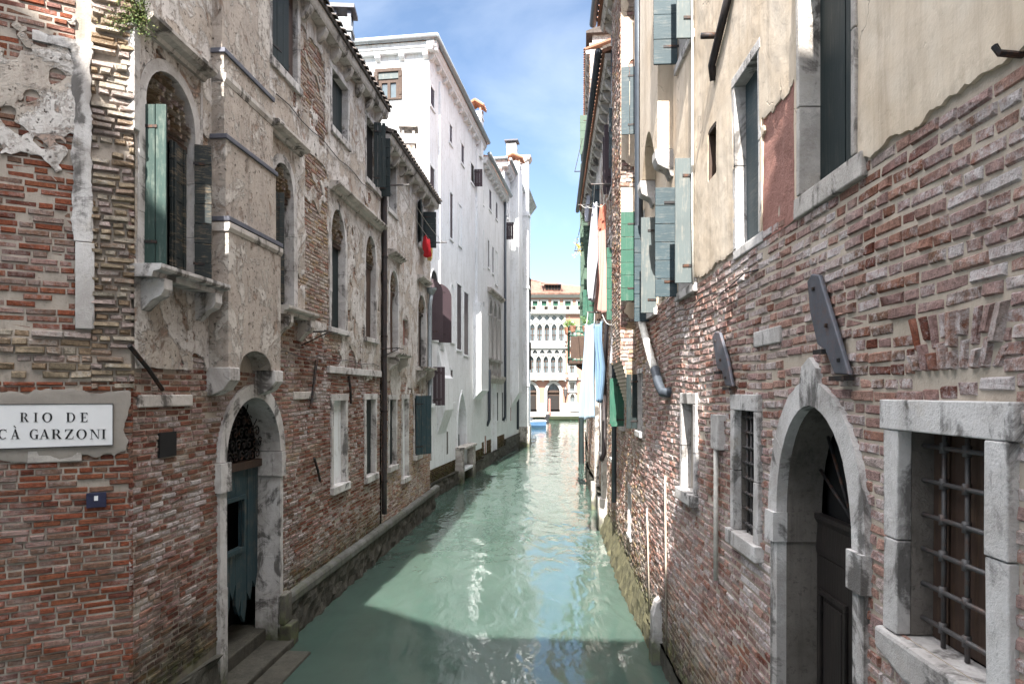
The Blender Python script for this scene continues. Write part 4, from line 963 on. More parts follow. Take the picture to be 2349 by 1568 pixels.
for z0, z1 in ((5.2, 7.2), (9.2, 11.6)):
    m = MB(); B(m, V, uJ + 2.1, uJ + 3.0, z0, z1, .102, .17); m.obj('window', 'wood_green_dark', w4)
    m = MB()
    for k in range(5): tube(m, [V.pt(uJ + 2.0 + k * .27, z0 - .1, .42), V.pt(uJ + 2.0 + k * .27, z1 - .3, .42)], .02, 5)
    for z in (z0 - .1, (z0 + z1) / 2, z1 - .3): tube(m, [V.pt(uJ + 2, z, .1), V.pt(uJ + 2, z, .42), V.pt(uJ + 3.1, z, .42), V.pt(uJ + 3.1, z, .1)], .02, 5)
    m.obj('window_grille', 'iron', w4)

# ------------------------------------------------------------------ palace across the wide canal
YP = 96.0; PF = Fr((0, YP, 0), (1, 0), (0, -1))
def zx(v): return (1191.4 + v / 4.353 - CX) / F * YP
def zz(v): return H + (HZ - (627.7 + v / 4.353)) / F * YP
pal = thing('gothic_palace', 'salmon pink and white Gothic palace facing down the canal from the far bank', 'palace', (zx(340), YP, 0))
HP = []
U0, U1 = zx(-260), zx(980)
PITCH = 72.5
def gothic(cx, yb, ys, ya, w=52, mat='white_marble', name='gothic_window'):
    a, b = zx(cx - w / 2), zx(cx + w / 2); r = zz(ya) - zz(ys)
    o = win(PF, pal, HP, (a, b, zz(yb), zz(ys)), r, 'pointed', fw=.3, fo=.16, dep=.5, mat=mat, back='glass', sill=None, backo=-.4, name=name)
    m = MB(); B(m, PF, (a + b) / 2 - .06, (a + b) / 2 + .06, zz(yb), zz(ys), -.398, -.3); B(m, PF, a, b, zz(ys) - .07, zz(ys) + .07, -.396, -.29); B(m, PF, a, b, zz((yb + ys) / 2) - .05, zz((yb + ys) / 2) + .05, -.396, -.29); m.obj('muntin', 'wood_brown', o)
    return o
up = [202 + PITCH * k for k in range(-4, 4)]; lo = [192 + PITCH * k for k in range(-4, 4)]
for k, x in enumerate(up):
    o = gothic(x, 672, 548, 500)
    if k % 2 == 0 or k > 5:
        m = MB()
        for s in (-1, 1): X(m, PF, [(zx(x + s * 25), zz(670)), (zx(x + s * 10), zz(670)), (zx(x + s * 18), zz(620)), (zx(x + s * 4), zz(560)), (zx(x + s * 25), zz(550))], -.39, -.36)
        m.obj('curtain', 'curtain', o)
for k, x in enumerate(lo):
    o = gothic(x, 990, 872, 820)
    m = MB(); X(m, PF, [(zx(x - 25), zz(990)), (zx(x - 25), zz(885)), (zx(x - 15), zz(905)), (zx(x), zz(890)), (zx(x + 15), zz(912)), (zx(x + 25), zz(885)), (zx(x + 25), zz(990)), (zx(x + 18), zz(930)), (zx(x), zz(925)), (zx(x - 18), zz(930))], -.39, -.36); m.obj('curtain', 'curtain', o)
gothic(525, 988, 872, 815, 48); gothic(527, 672, 548, 495, 44); gothic(700, 988, 872, 815, 48); gothic(702, 672, 548, 495, 44)
QH = []
for rowc, xs in ((442, up), (785, [x - 36 for x in lo] + [lo[-1] + 36])):
    for x in xs:
        a = 5.6 / 4.353 / F * YP * 4.6; QH.append(Hole(zx(x) - a, zx(x) + a, zz(rowc) - a, zz(rowc) + a, 0, 'quatre'))
HP2 = []
for xa, xb, yt, ys, yb in ((277, 402, 1092, 1180, 1355), (40, 172, 1092, 1180, 1355), (510, 640, 2000, 2000, 2000))[:2]:
    o = win(PF, pal, HP, (zx(xa), zx(xb), zz(yb), zz(ys)), zz(yt) - zz(ys), 'pointed', fw=.4, fo=.2, dep=.7, mat='white_marble', back='wood_brown', boards=6, sill=None, backo=-.6, name='portal', tymp=None)
    m = MB(); X(m, PF, [(zx(xa), zz(ys))] + arc(zx(xa), zx(xb), zz(ys), zz(yt) - zz(ys), 'pointed')[1:-1] + [(zx(xb), zz(ys))], -.55, -.5); m.obj('fanlight', 'glass', o)
    m = MB(); B(m, PF, zx(xa), zx(xb), zz(ys) - .05, zz(ys) + .25, -.5, -.3); mm = (zx(xa) + zx(xb)) / 2
    for k in range(-3, 4): B(m, PF, mm + k * .55 - .03, mm + k * .55 + .03, zz(ys), zz(ys) + 2.6 * (1 - abs(k) / 4.2) + .5, -.5, -.46)
    m.obj('fanlight_bars', 'wood_brown', o)
    m = MB(); B(m, PF, mm - .8, mm + .8, zz(yb), zz(ys) - .5, -.58, -.52); m.obj('pane', 'wood_door', o)
for xa, xb, yt, yb, ri in ((505, 550, 1085, 1172, 0), (507, 552, 1235, 1275, .5), (680, 725, 1085, 1172, 0)):
    win(PF, pal, HP, (zx(xa), zx(xb), zz(yb), zz(yt)), ri, fw=.25, fo=.12, dep=.4, mat='white_marble', back='glass', sill=(.15, .2, .1))
AT = []
for xa, xb in ((40, 90), (133, 182), (222, 272), (336, 386), (455, 514), (580, 640)):
    win(PF, pal, AT, (zx(xa), zx(xb), zz(330), zz(275)), 0, fw=.22, fo=.1, dep=.3, mat='white_marble', back='wood_emerald', sill=(.1, .15, .1), backo=-.2)
UC = zx(462)
mb = MB(); wallface(mb, PF, U0, U1, zz(1345), zz(1050), HP); wallface(mb, PF, UC, U1, zz(1050), zz(398), HP); wallface(mb, PF, U0, U1, zz(330), zz(240), AT); wp = mb.obj('wall', 'pink_wall', pal)
mb = MB(); wallface(mb, PF, U0, UC, zz(1050), zz(398), HP + QH, .04); mb.obj('white_tracery_wall', 'white_marble', wp)
mb = MB(); B(mb, PF, U0 + .2, U1 - .2, -1, zz(215), -14, -.8); mb.obj('inner_wall', 'dark', pal)
mb = MB(); wallface(mb, PF, U0, UC, zz(1000), zz(398), [], -.35); mb.obj('tracery_glass', 'glass', wp)
for x in [x - 36.25 for x in up] + [up[-1] + 36.25]:
    m = MB(); lathe(m, PF.pt(zx(x), zz(672), .12), [(.26, 0), (.26, .25), (.2, .3), (.2, 2.3), (.3, 2.45), (.34, 2.75)], 8); m.obj('column', 'white_marble', wp)
for x in [x - 36.25 for x in lo] + [lo[-1] + 36.25]:
    m = MB(); lathe(m, PF.pt(zx(x), zz(990), .12), [(.26, 0), (.26, .25), (.2, .3), (.2, 2.3), (.3, 2.45), (.34, 2.75)], 8); m.obj('column', 'white_marble', wp)
def balustrade(x0, x1, yt, yb, o, n, solid=None, name='balustrade'):
    m = MB(); a, b = zx(x0), zx(x1); B(m, PF, a, b, zz(yb), zz(yb) + .2, o - .3, o + .08); B(m, PF, a, b, zz(yt) - .2, zz(yt), o - .28, o + .06)
    for k in range(n):
        u = a + (b - a) * (k + .5) / n
        lathe(m, PF.pt(u, zz(yb) + .2, o - .1), [(.05, 0), (.11, .3), (.05, .6), (.07, zz(yt) - zz(yb) - .4)], 6)
    if solid:
        for k in range(solid + 1): u = a + (b - a) * k / solid; B(m, PF, u - .2, u + .2, zz(yb) + .2, zz(yt) - .2, o - .3, o + .07)
    return m.obj(name, 'white_marble', pal)
balustrade(-130, 448, 672, 730, .3, 64, 8); balustrade(-130, 452, 992, 1045, .9, 64, 8); balustrade(488, 568, 992, 1045, .7, 8, 1); balustrade(663, 743, 992, 1045, .7, 8, 1); balustrade(488, 568, 672, 730, .6, 8, 1)
m = MB(); B(m, PF, zx(-130), zx(452), zz(1060), zz(1045), -.1, 1.0); B(m, PF, zx(488), zx(568), zz(1060), zz(1045), -.1, .8); B(m, PF, U0, U1, zz(1058), zz(1050), -.1, .25); B(m, PF, U0, U1, zz(742), zz(732), -.1, .35)
for k in range(9): B(m, PF, zx(-125 + 72 * k) - .15, zx(-125 + 72 * k) + .15, zz(1075), zz(1060) - .002, -.1, .8)
m.obj('string_course', 'white_marble', pal)
m = MB(); B(m, PF, U0, U1, zz(385), zz(326), -.3, .62)
for k in range(70): u = U0 + (U1 - U0) * k / 70; B(m, PF, u, u + .22, zz(402), zz(385) - .002, -.1, .55)
par = m.obj('parapet', 'white_marble', pal)
for x in (60, 143, 265, 357, 480, 600, 700): 
    for s in (-1, 0, 1):
        m = MB(); lathe_c = (zx(x + s * 14), zz(347)); n = 10; X(m, PF, [(lathe_c[0] + .2 * cos(2 * pi * k / n), lathe_c[1] + .3 * sin(2 * pi * k / n)) for k in range(n)], .6, .625); m.obj('parapet_rosette', 'stone_dark', par)
m = MB(); B(m, PF, U0 - .3, U1 + .3, zz(240), zz(224), -.5, .5); B(m, PF, U0 - .3, U1 + .3, zz(224), zz(216), -.5, .8); m.obj('cornice', 'white_marble', pal)
m = MB(); Z0, Z1 = zz(216), 3.5 + (zz(52) - 3.5) * 1.094
rp = [(zx(-400), 0), (zx(-150), 1)]
ridge = [PF.pt(zx(-260), Z1, -9), PF.pt(zx(120), Z1, -9), PF.pt(zx(430), 3.5 + (zz(118) - 3.5) * 1.094, -9)]
def pan(a, b, c, d, rows):
    m.poly([a, b, c, d])
    for k in range(rows):
        t = (k + .5) / rows; tube(m, [a.lerp(b, t) + Vector((0, 0, .1)), d.lerp(c, t) + Vector((0, 0, .1))], .16, 5)
e0, e1 = PF.pt(U0 - .5, Z0, .9), PF.pt(U1 + .5, Z0, .9)
pan(e0, PF.pt(zx(470), Z0, .9), ridge[2], ridge[0], 56); pan(PF.pt(zx(470), Z0, .9), e1, PF.pt(U1, 3.5 + (zz(165) - 3.5) * 1.094, -9), ridge[2], 44)
m.poly([ridge[0], ridge[2], ridge[1]])
rfp = m.obj('roof', 'tile_far', pal, recalc=False)
m = MB(); z0_, z1_ = 17.75, 18.75
X(m, PF, [(zx(250), z0_), (zx(420), z0_), (zx(420), z1_), (zx(250), z1_)], -5, -.3); XS(m, PF, [(.3, z1_ - .02), (.3, z1_ + .1), (-5.2, z1_ + 1.0), (-5.2, z1_ + .85)], zx(232), zx(432)); dm_ = m.obj('dormer', 'tile_far', pal)
m = MB()
for k in range(5): B(m, PF, zx(262 + k * 31), zx(288 + k * 31), z0_ + .25, z1_ - .12, -.3, -.2)
m.obj('dormer_window', 'dark', dm_)
m = MB()
for xa, xb in ((-260, 38), (174, 275), (404, 980)): B(m, PF, zx(xa), zx(xb), zz(1375), zz(1303), -.1, .45); B(m, PF, zx(xa) , zx(xb), zz(1303) + .002, zz(1292), -.1, .3)
m.obj('plinth', 'white_marble', pal)
qs = MB(); n = 5
for k in range(n): B(qs, PF, zx(-200), zx(505 + 14 * k), zz(1384 + 9 * k), zz(1375 + 9 * k) - .002, -.2, .5 + .7 * k)
B(qs, PF, zx(-300), zx(980), -1, zz(1384), -.5, .35)
qs.obj('water_steps', 'plaster_cement', pal)
# lantern on the palace wall
lt = thing('wall_lantern', 'small wrought lantern on the pink palace wall beside the portal', 'lantern', PF.pt(zx(458), zz(1240), 0))
m = MB(); tube(m, [PF.pt(zx(458), zz(1285), .05), PF.pt(zx(458), zz(1250), .3), PF.pt(zx(458), zz(1225), .35)], .06, 6); m.obj('bracket', 'iron', lt)
m = MB(); lathe(m, PF.pt(zx(458), zz(1225), .4), [(.12, 0), (.3, .9), (.36, 1.0), (.05, 1.4)], 6); m.obj('lamp_housing', 'iron_grey', lt)
for (x, y, Yd, lab, s) in ((497, 60, 98, 'thin television aerial on the palace roof, farther from the dormer', 1.0), (560, 132, 96.5, 'spread television aerial at the right end of the palace roof', 1.3)):
    a = thing('tv_aerial', lab, 'aerial', (zx(x), Yd + 8, zz(170)))
    p = Vector((zx(x), Yd + 6, zz(y))); m = MB(); tube(m, [(p.x, p.y, zz(170)), p], .05, 5); m.obj('mast', 'iron_grey', a)
    m = MB()
    for k in range(5): tube(m, [p + Vector((-.7 * s + k * .35 * s, 0, -.1 - .35)), p + Vector((-.7 * s + k * .35 * s, 0, -.1 + .25))], .03, 4)
    tube(m, [p + Vector((-1.2 * s, 0, -.12)), p + Vector((1.0 * s, 0, -.12))], .035, 4); m.obj('antenna_rods', 'iron_grey', a)
# ------------------------------------------------------------------ right bank: near house, brick below and cream plaster above
R = Fr((1.70, 0, 0), (.0262, 1), (-1, .0262)); R.bulge = .017
def ru(px): return R.at(px, 900)[0]
def rz(px, py): return R.at(px, py)[1]
n1 = thing('brick_house', 'mauve brick house with cream plastered upper floors and a barred window, nearest on the right', 'house', R.pt(2, 0))
HR = []; ZP = 4.62; ue = 10.02
# barred window nearest the bridge
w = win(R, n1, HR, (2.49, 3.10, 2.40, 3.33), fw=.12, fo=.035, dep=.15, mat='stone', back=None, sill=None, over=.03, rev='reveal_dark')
mb = MB(); planks(mb, R, 2.49, 3.10, 2.40, 3.33, -.15, -.125, 5, 'v', .012); mb.obj('shutter', 'wood_brown', w)
mb = MB(); X(mb, R, [(2.30, 2.26), (2.55, 2.20), (2.80, 2.26), (3.00, 2.22), (3.27, 2.29), (3.27, 2.395), (2.30, 2.395)], -.15, .055); s = mb.obj('sill', 'stone', w, bevel=.02)
mb = MB(); X(mb, R, [(2.36, 2.14), (2.6, 2.07), (2.85, 2.1), (2.98, 2.17), (2.95, 2.255), (2.36, 2.255)], -.02, .075); mb.obj('broken_ledge', 'stone', w, bevel=.025)
def grille(W, parent, u0, u1, z0, z1, o, us, n, r=.009, mat='iron_grey'):
    mb = MB()
    for u in us: tube(mb, [W.pt(u, z0, o), W.pt(u, z1, o)], r, 6)
    for k in range(n):
        z = z0 + (z1 - z0) * (k + .55) / n
        tube(mb, [W.pt(u0, z, o + .004), W.pt(u1, z, o + .004)], r * 1.05, 6)
        for u in us: tube(mb, [W.pt(u, z - r * 2.2, o + .002), W.pt(u, z + r * 2.2, o + .002)], r * 1.7, 6)
    return mb.obj('window_grille', mat, parent, smooth=True)
grille(R, w, 2.49, 3.10, 2.40, 3.33, -.085, [2.62, 2.79, 2.95], 6, .0105)
# arched door
d0, d1, zs, rs = 3.54, 4.63, 2.69, .73
mb = MB(); fw = .15
g_ = -.035
B(mb, R, d1, d1 + fw - .03, -.3, 2.49, g_, .03); B(mb, R, d0 - fw + .03, d0, -.3, 2.49, g_, .03)
B(mb, R, d1 - .012, d1 + fw, 2.492, 2.69, g_, .06); B(mb, R, d0 - fw, d0 + .012, 2.492, 2.69, g_, .06)
inn = arc(d0, d1, zs + .002, rs, 'round', 20); out_ = arc(d0 - fw, d1 + fw, zs + .002, rs + .15, 'round', 20)
for ka, kb in ((0, 4), (4, 8), (8, 12), (12, 16), (16, 20)): band(mb, R, inn[ka:kb + 1], [(u + rr(-.008, .008), z + rr(-.006, .006)) for u, z in out_[ka:kb + 1]], g_, .030 + rr(0, .008))
rv = MB(); B(rv, R, d1, d1 + .08, -.3, 2.49, -.27, g_ - .001); B(rv, R, d0 - .08, d0, -.3, 2.49, -.27, g_ - .001); B(rv, R, d1 - .012, d1 + .08, 2.492, 2.69, -.27, g_ - .001); B(rv, R, d0 - .08, d0 + .012, 2.492, 2.69, -.27, g_ - .001)
band(rv, R, inn, arc(d0 - .08, d1 + .08, zs + .002, rs + .08, 'round', 20), -.27, g_ - .001)
dm = (d0 + d1) / 2; X(mb, R, [(dm - .15, zs + rs + .10), (dm + .15, zs + rs + .10), (dm + .10, zs + rs + .24), (dm - .02, zs + rs + .29), (dm - .11, zs + rs + .22)], -.02, .036)
door = mb.obj('arched_door', 'stone', n1, bevel=0); rv.obj('reveal', 'reveal_dark', door)
HR.append(Hole(d0 - .09, d1 + .09, -.6, zs, rs + .09))
mb = MB(); planks(mb, R, d0, d1, -.2, 2.42, -.27, -.235, 2, 'v', .012)
for a, b in ((d0 + .07, dm - .08), (dm + .08, d1 - .07)):
    for z0, z1 in ((.2, 1.1), (1.25, 2.2)):
        B(mb, R, a, b, z0, z0 + .035, -.236, -.215); B(mb, R, a, b, z1 - .035, z1, -.236, -.215); B(mb, R, a, a + .035, z0 + .036, z1 - .036, -.236, -.215); B(mb, R, b - .035, b, z0 + .036, z1 - .036, -.236, -.215); B(mb, R, a + .07, b - .07, z0 + .07, z1 - .07, -.236, -.224)
lf = mb.obj('door_leaf', 'wood_door', door, bevel=.004)
mb = MB(); XS(mb, R, [(-.27, 2.42), (-.232, 2.42), (-.226, 2.46), (-.236, 2.62), (-.215, 2.66), (-.215, 2.69), (-.27, 2.69)], d0 + .013, d1 - .013); mb.obj('transom', 'wood_door', door)
mb = MB(); B(mb, R, d0 - .05, d1 + .05, 2.6, 3.5, -.36, -.33); mb.obj('pane', 'dark', door)
mb = MB()
for k in range(1, 8):
    t = pi * k / 8; tube(mb, [R.pt(dm + .08 * cos(t), zs + .05, -.24), R.pt(dm + (d1 - dm - .01) * cos(t), zs + .02 + (rs - .02) * sin(t), -.24)], .011, 6)
mb.obj('fanlight_grille', 'iron', door, smooth=True)
# small windows on the water floor
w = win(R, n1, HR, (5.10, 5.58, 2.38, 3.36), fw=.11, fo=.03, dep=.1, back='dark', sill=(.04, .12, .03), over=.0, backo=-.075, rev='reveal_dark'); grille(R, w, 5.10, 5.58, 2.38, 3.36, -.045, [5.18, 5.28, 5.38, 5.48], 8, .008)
win(R, n1, HR, (6.98, 7.50, 2.46, 3.38), fw=.1, fo=.03, dep=.1, backo=-.07, back='plaster_cement', sill=(.05, .12, .03), over=.0)
# upper windows
w = win(R, n1, HR, (3.54, 4.22, 4.72, 6.5), fw=.045, fo=.035, dep=.2, mat='stone_dirty', back='wood_green_dark', boards=2, sill=(.0, .13, .06), backo=-.09, over=0)
mb = MB(); B(mb, R, 3.56, 3.70, 5.02, 5.06, -.088, -.07); mb.obj('latch', 'iron', w)
w = win(R, n1, HR, (5.06, 5.62, 4.68, 6.02), fw=.07, fo=.02, dep=.14, mat='stone', back='wood_blue', boards=3, backmode='v', sill=(.0, .08, .02), backo=-.07, over=0)
win(R, n1, HR, (6.16, 6.42, 5.48, 5.92), fw=.03, fo=.012, dep=.12, mat='wood_brown', back='glass', sill=None, over=0, backo=-.06)
w = win(R, n1, HR, (7.04, 7.70, 4.62, 5.84), fw=.07, fo=.015, dep=.2, mat='stone', back='dark', sill=(.04, .09, .04), over=0)
leaf(R, w, 7.02, .02, 90, .19, 4.62, 5.90, 'wood_pale', 'v', 1, .03); leaf(R, w, 7.74, .02, 88, .25, 4.58, 5.82, 'wood_blue', 'h', 6, .03)
w = win(R, n1, HR, (9.1, 9.62, 4.62, 5.8), fw=.07, fo=.015, dep=.2, mat='stone', back='dark', sill=(.04, .09, .04), over=0)
leaf(R, w, 9.06, .02, 92, .22, 4.55, 5.82, 'wood_pale', 'v', 1, .03); leaf(R, w, 9.66, .02, 90, .21, 4.5, 5.86, 'wood_blue', 'h', 7, .03)
w = win(R, n1, HR, (7.05, 7.70, 7.2, 8.6), fw=.07, fo=.015, dep=.2, mat='stone', back='dark', sill=(.04, .09, .04), over=0)
leaf(R, w, 7.72, .02, 88, .27, 7.2, 8.6, 'wood_blue', 'h', 5, .03); leaf(R, w, 7.0, .02, 90, .18, 7.12, 8.6, 'wood_pale', 'v', 1, .03)
w = win(R, n1, HR, (9.5, 9.98, 7.1, 8.4), fw=.05, fo=.015, dep=.2, mat='stone', back='dark', sill=(.04, .09, .0), over=0); leaf(R, w, 9.48, .02, 92, .15, 6.9, 8.9, 'wood_pale', 'v', 1, .03)
# wall: mortar, brickwork, plaster
voussoir = Hole(2.44, 3.02, 3.58, 3.86)
mb = MB(); wallface(mb, R, 1.0, ue, -.6, 11.6, HR); wr = mb.obj('wall', 'mortar_right', n1)
mb = MB(); bricks(mb, R, 1.0, ue, -.1, ZP + .05, HR + [voussoir], None, bh=.066, lens=(.105, .205), gap=.014, dep=(.003, .0145), jit=.005, skip=.012, wob=.08)
for k in range(9):
    u = 2.46 + k * .062 + rr(-.005, .005); z = 3.59
    for h in ((.13, .12) if k % 2 else (.09, .16)):
        i = len(mb.v); d = rr(.008, .03); l = (k - 4) * .012; a, b = u, u + .05
        mb.v.extend(tuple(R.pt(*p)) for p in ((a + l * .2, z, -.004), (b + l * .2, z, -.004), (b + l, z + h - .01, -.004), (a + l, z + h - .01, -.004), (a + .008, z + .01, d), (b - .008, z + .008, d), (b - .008 + l, z + h - .018, d), (a + .008 + l, z + h - .02, d + .004)))
        for f in ((4, 5, 6, 7), (0, 1, 5, 4), (1, 2, 6, 5), (2, 3, 7, 6), (3, 0, 4, 7)): mb.f.append(tuple(i + q for q in f)); mb.mi.append(0)
        z += h
mb.obj('brickwork', 'brick_right', wr)
def f_cream(u, z):
    if z < 4.3: return -1
    f = (z - ZP - .05 - .05 * fbm(u, 0, 1.3, 30, 3)) * 2.2 + .05 * fbm(u, z, 5, 31, 5) + .05 * fbm(u, z, 16, 32, 4)
    if 4.34 < u < 4.98 and z < 5.45 + .1 * fbm(u, z, 8, 33, 3): f = -.2
    if 8.0 < u < 9.0 and fbm(u, z, 1.6, 35, 4) > .32: f = -.2
    return f
mb = MB(); sheet(mb, R, 1.0, ue, 4.4, 11.5, .026, f_cream, HR, .010, .012, .003, seed=9); mb.obj('plaster', 'plaster_cream', wr, smooth=True)
mb = MB(); sheet(mb, R, 4.25, 5.05, 4.6, 5.7, .03, lambda u, z: .3, HR, .006, .003, .009, seed=10); mb.obj('undercoat', 'plaster_rose', wr, smooth=True)
mb = MB(); sheet(mb, R, 7.9, 9.1, 5.0, 11.4, .06, lambda u, z: .3, HR, .004, .003, .009, seed=11); mb.obj('undercoat', 'plaster_rose', wr, smooth=True)
mb = MB(); B(mb, R, 1.0, ue - .3, -.5, 11.6, -6, -.6); mb.obj('inner_wall', 'dark', n1)
mb = MB(); B(mb, R, 1.0, 1.2, -.5, 11.6, -6, -.01); B(mb, R, ue - .2, ue - .002, -.5, 11.62, -6, -.01); mb.obj('end_wall', 'plaster_cream', n1)
eave(R, n1, .9, ue, 11.6, .22, 9, mat='stone_dirty', roof_mat='tile')
bar(n1, 'wall_cable', [R.pt(5.0 + k * .33, 4.40 + .03 * sin(k * 1.7), .035) for k in range(13)], .006, 'pipe_dark', 5)
r = R.rect(1735, 1797, 762, 797, 1735); mb = MB(); B(mb, R, r[0], r[1], r[2], r[3], -.02, .026); mb.obj('stone_block', 'stone', wr, bevel=.008)
# sheet metal covers over the old flue sockets
def px_poly(W, pts, o0, o1, name, mat, parent, bev=.006):
    mb = MB(); X(mb, W, [W.at(*p) for p in pts], o0, o1); return mb.obj(name, mat, parent, bevel=bev)
for pts, caps in (([(1873, 645), (1884, 628), (1900, 630), (1937, 752), (1968, 860), (1934, 857), (1914, 803), (1896, 790), (1879, 715)], [((1896, 790), (1916, 800)), ((1932, 857), (1968, 861))]),
                  ([(1645, 772), (1651, 760), (1660, 762), (1679, 822), (1693, 886), (1676, 884), (1667, 851), (1656, 845), (1648, 800)], [((1656, 845), (1668, 850)), ((1676, 884), (1693, 887))])):
    o = px_poly(R, pts, .022, .05, 'metal_flue_cover', 'slate', n1, .008)
    for f in (.12, .5, .86):
        i0, i1 = pts[1], pts[4]; bq = R.at(i0[0] - 3 + (i1[0] - 8 - i0[0]) * f, i0[1] + 8 + (i1[1] - 12 - i0[1]) * f); mb = MB(); B(mb, R, bq[0] - .011, bq[0] + .011, bq[1] - .011, bq[1] + .011, .045, .062); mb.obj('fixing_bolt', 'iron', o, bevel=.004)
    for p, q in caps:
        a, b = R.at(*p), R.at(*q); mb = MB(); B(mb, R, min(a[0], b[0]), max(a[0], b[0]), min(a[1], b[1]) - .025, min(a[1], b[1]) + .0, .02, .075); mb.obj('cover_lip', 'iron', o)
# pipes and conduits on the near house
bar(n1, 'conduit', [R.pt(ru(1652), rz(1652, 1030), .04), R.pt(ru(1653), rz(1653, 1330), .04)], .022, 'pipe_white')
r = R.rect(1646, 1664, 950, 1030, 1655); mb = MB(); B(mb, R, r[0], r[1], r[2], r[3], -.01, .07); mb.obj('junction_box', 'stone', n1, bevel=.008)
for x, ya, yb in ((1492, 1165, 1400), (1533, 1090, 1500)): bar(n1, 'conduit', [R.pt(ru(x), rz(x, ya), .035), R.pt(ru(x), rz(x, yb), .022)], .011, 'mortar_right')
bar(n1, 'black_cable_pipe', [R.pt(ru(1700), rz(1700, -60), .06), R.pt(ru(1668), rz(1668, 70), .06), R.pt(ru(1648), rz(1648, 150), .06), R.pt(ru(1645), rz(1645, 185), .03)], .035, 'pipe_dark')
bar(n1, 'pipe_stub', [R.pt(ru(1655), rz(1655, 82), .02), R.pt(ru(1655), rz(1655, 82), .18)], .028, 'iron')
mb = MB(); q = (ru(2342), rz(2342, 128)); tube(mb, [R.pt(q[0], q[1], -.02), R.pt(q[0], q[1] + .01, .08), R.pt(q[0] + .01, q[1] + .04, .09)], .012, 6); mb.obj('wall_hook', 'iron', n1)
bar(n1, 'cable', [R.pt(ru(1600) + k * .001, 11 - k * .8, .05) for k in range(9)], .012, 'pipe_white', 6)
# plastered flue bulging on corbels
mb = MB(); a, b = 7.98, 9.35; pts = [(a, 6.35), (a + .2, 6.35)] + [(a + .2 + (b - a - .4) * (k / 10), 6.35 + .45 * sin(pi * k / 10)) for k in range(1, 10)] + [(b - .2, 6.35), (b, 6.35), (b, 11.5), (a, 11.5)]
X(mb, R, pts, -.02, .2); cb1 = mb.obj('chimney_breast', 'plaster_cream', n1)
for u in (a - .02, b - .2): m = MB(); XS(m, R, [(-.02, 6.02), (.05, 6.02), (.08, 6.1), (.2, 6.16), (.23, 6.24), (.23, 6.34), (-.02, 6.34)], u, u + .22); m.obj('corbel', 'stone', cb1, bevel=.012)
# dark downpipe that swings along the wall
q = 9.98
bar(n1, 'downpipe', [R.pt(q, z, .11) for z in (11, 8, 6, 4.75)] + [R.pt(9.8, 4.55, .11)], .06, 'pipe_blue', 10)
bar(n1, 'downpipe_spur', [R.pt(9.85, 4.6, .1), R.pt(9.55, 4.35, .1), R.pt(8.95, 3.92, .1), R.pt(8.75, 3.79, .1)], .052, 'pipe_white', 10)
bar(n1, 'downpipe_elbow', [R.pt(8.74, 3.80, .1), R.pt(8.5, 3.60, .1), R.pt(8.35, 3.50, .08), R.pt(8.22, 3.50, -.02)], .06, 'pipe_blue', 10)
# stone spout block at the water
mb = MB(); XS(mb, R, [(-.02, -.4), (.14, -.4), (.14, .28), (.12, .30), (.12, .62), (.07, .78), (-.02, .86)], 8.78, 9.02); mb.obj('stone_spout', 'stone', n1, bevel=.012)
rubble(R, 1.0, ue, -.5, .28, .025, n1, amp=.035)

# ------------------------------------------------------------------ right bank: second, third and corner houses
Q = Fr((1.37, 0, 0), (.061, 1), (-1, .061))
def qu(px): return Q.at(px, 900)[0]
def qz(px, py): return Q.at(px, py)[1]
n2 = thing('brick_house', 'narrow sun-bleached brick house with a stepped chimney breast, past the swinging drainpipe', 'house', Q.pt(10.3, 0))
H2r = []; u20, u21, u22 = 10.04, 14.4, 27.0
def shut(W, house, holes, u0, u1, z0, z1, mat, near=True, far=True, wd=.26, mode='h', n=6, an=90, back='dark'):
    w = win(W, house, holes, (u0, u1, z0, z1), fw=.07, fo=.015, dep=.2, mat='stone', back=back, sill=(.05, .09, .04), over=0)
    if near: leaf(W, w, u0 - .02, .02, an, wd, z0, z1, mat, mode, n)
    if far: leaf(W, w, u1 + .02, .02, an - 4, wd * .9, z0 + .02, z1, mat, mode, n)
    return w
shut(Q, n2, H2r, 10.3, 10.95, 4.95, 6.4, 'wood_emerald', False, True, .30, 'h', 7)
shut(Q, n2, H2r, 10.35, 10.9, 7.6, 8.7, 'wood_blue', False, True, .3, 'v', 2)
shut(Q, n2, H2r, 10.5, 11.0, 2.9, 3.8, 'wood_green_dark', False, True, .2, 'v', 2)
shut(Q, n2, H2r, 13.15, 13.7, 2.85, 3.78, 'wood_emerald', True, True, .25, 'v', 2)
shut(Q, n2, H2r, 13.75, 14.2, 8.0, 9.2, 'wood_blue', True, False, .24, 'v', 2)
win(Q, n2, H2r, (12.0, 12.5, .95, 1.75), fw=.06, fo=.01, dep=.15, back='plaster_cement', sill=(.03, .06, .0), over=0)
def f_r2(u, z): return (.1 if z > 6.2 else -.35) + fbm(u, z, .7, 41, 5) * .4 + fbm(u, z, 4, 42, 3) * .1
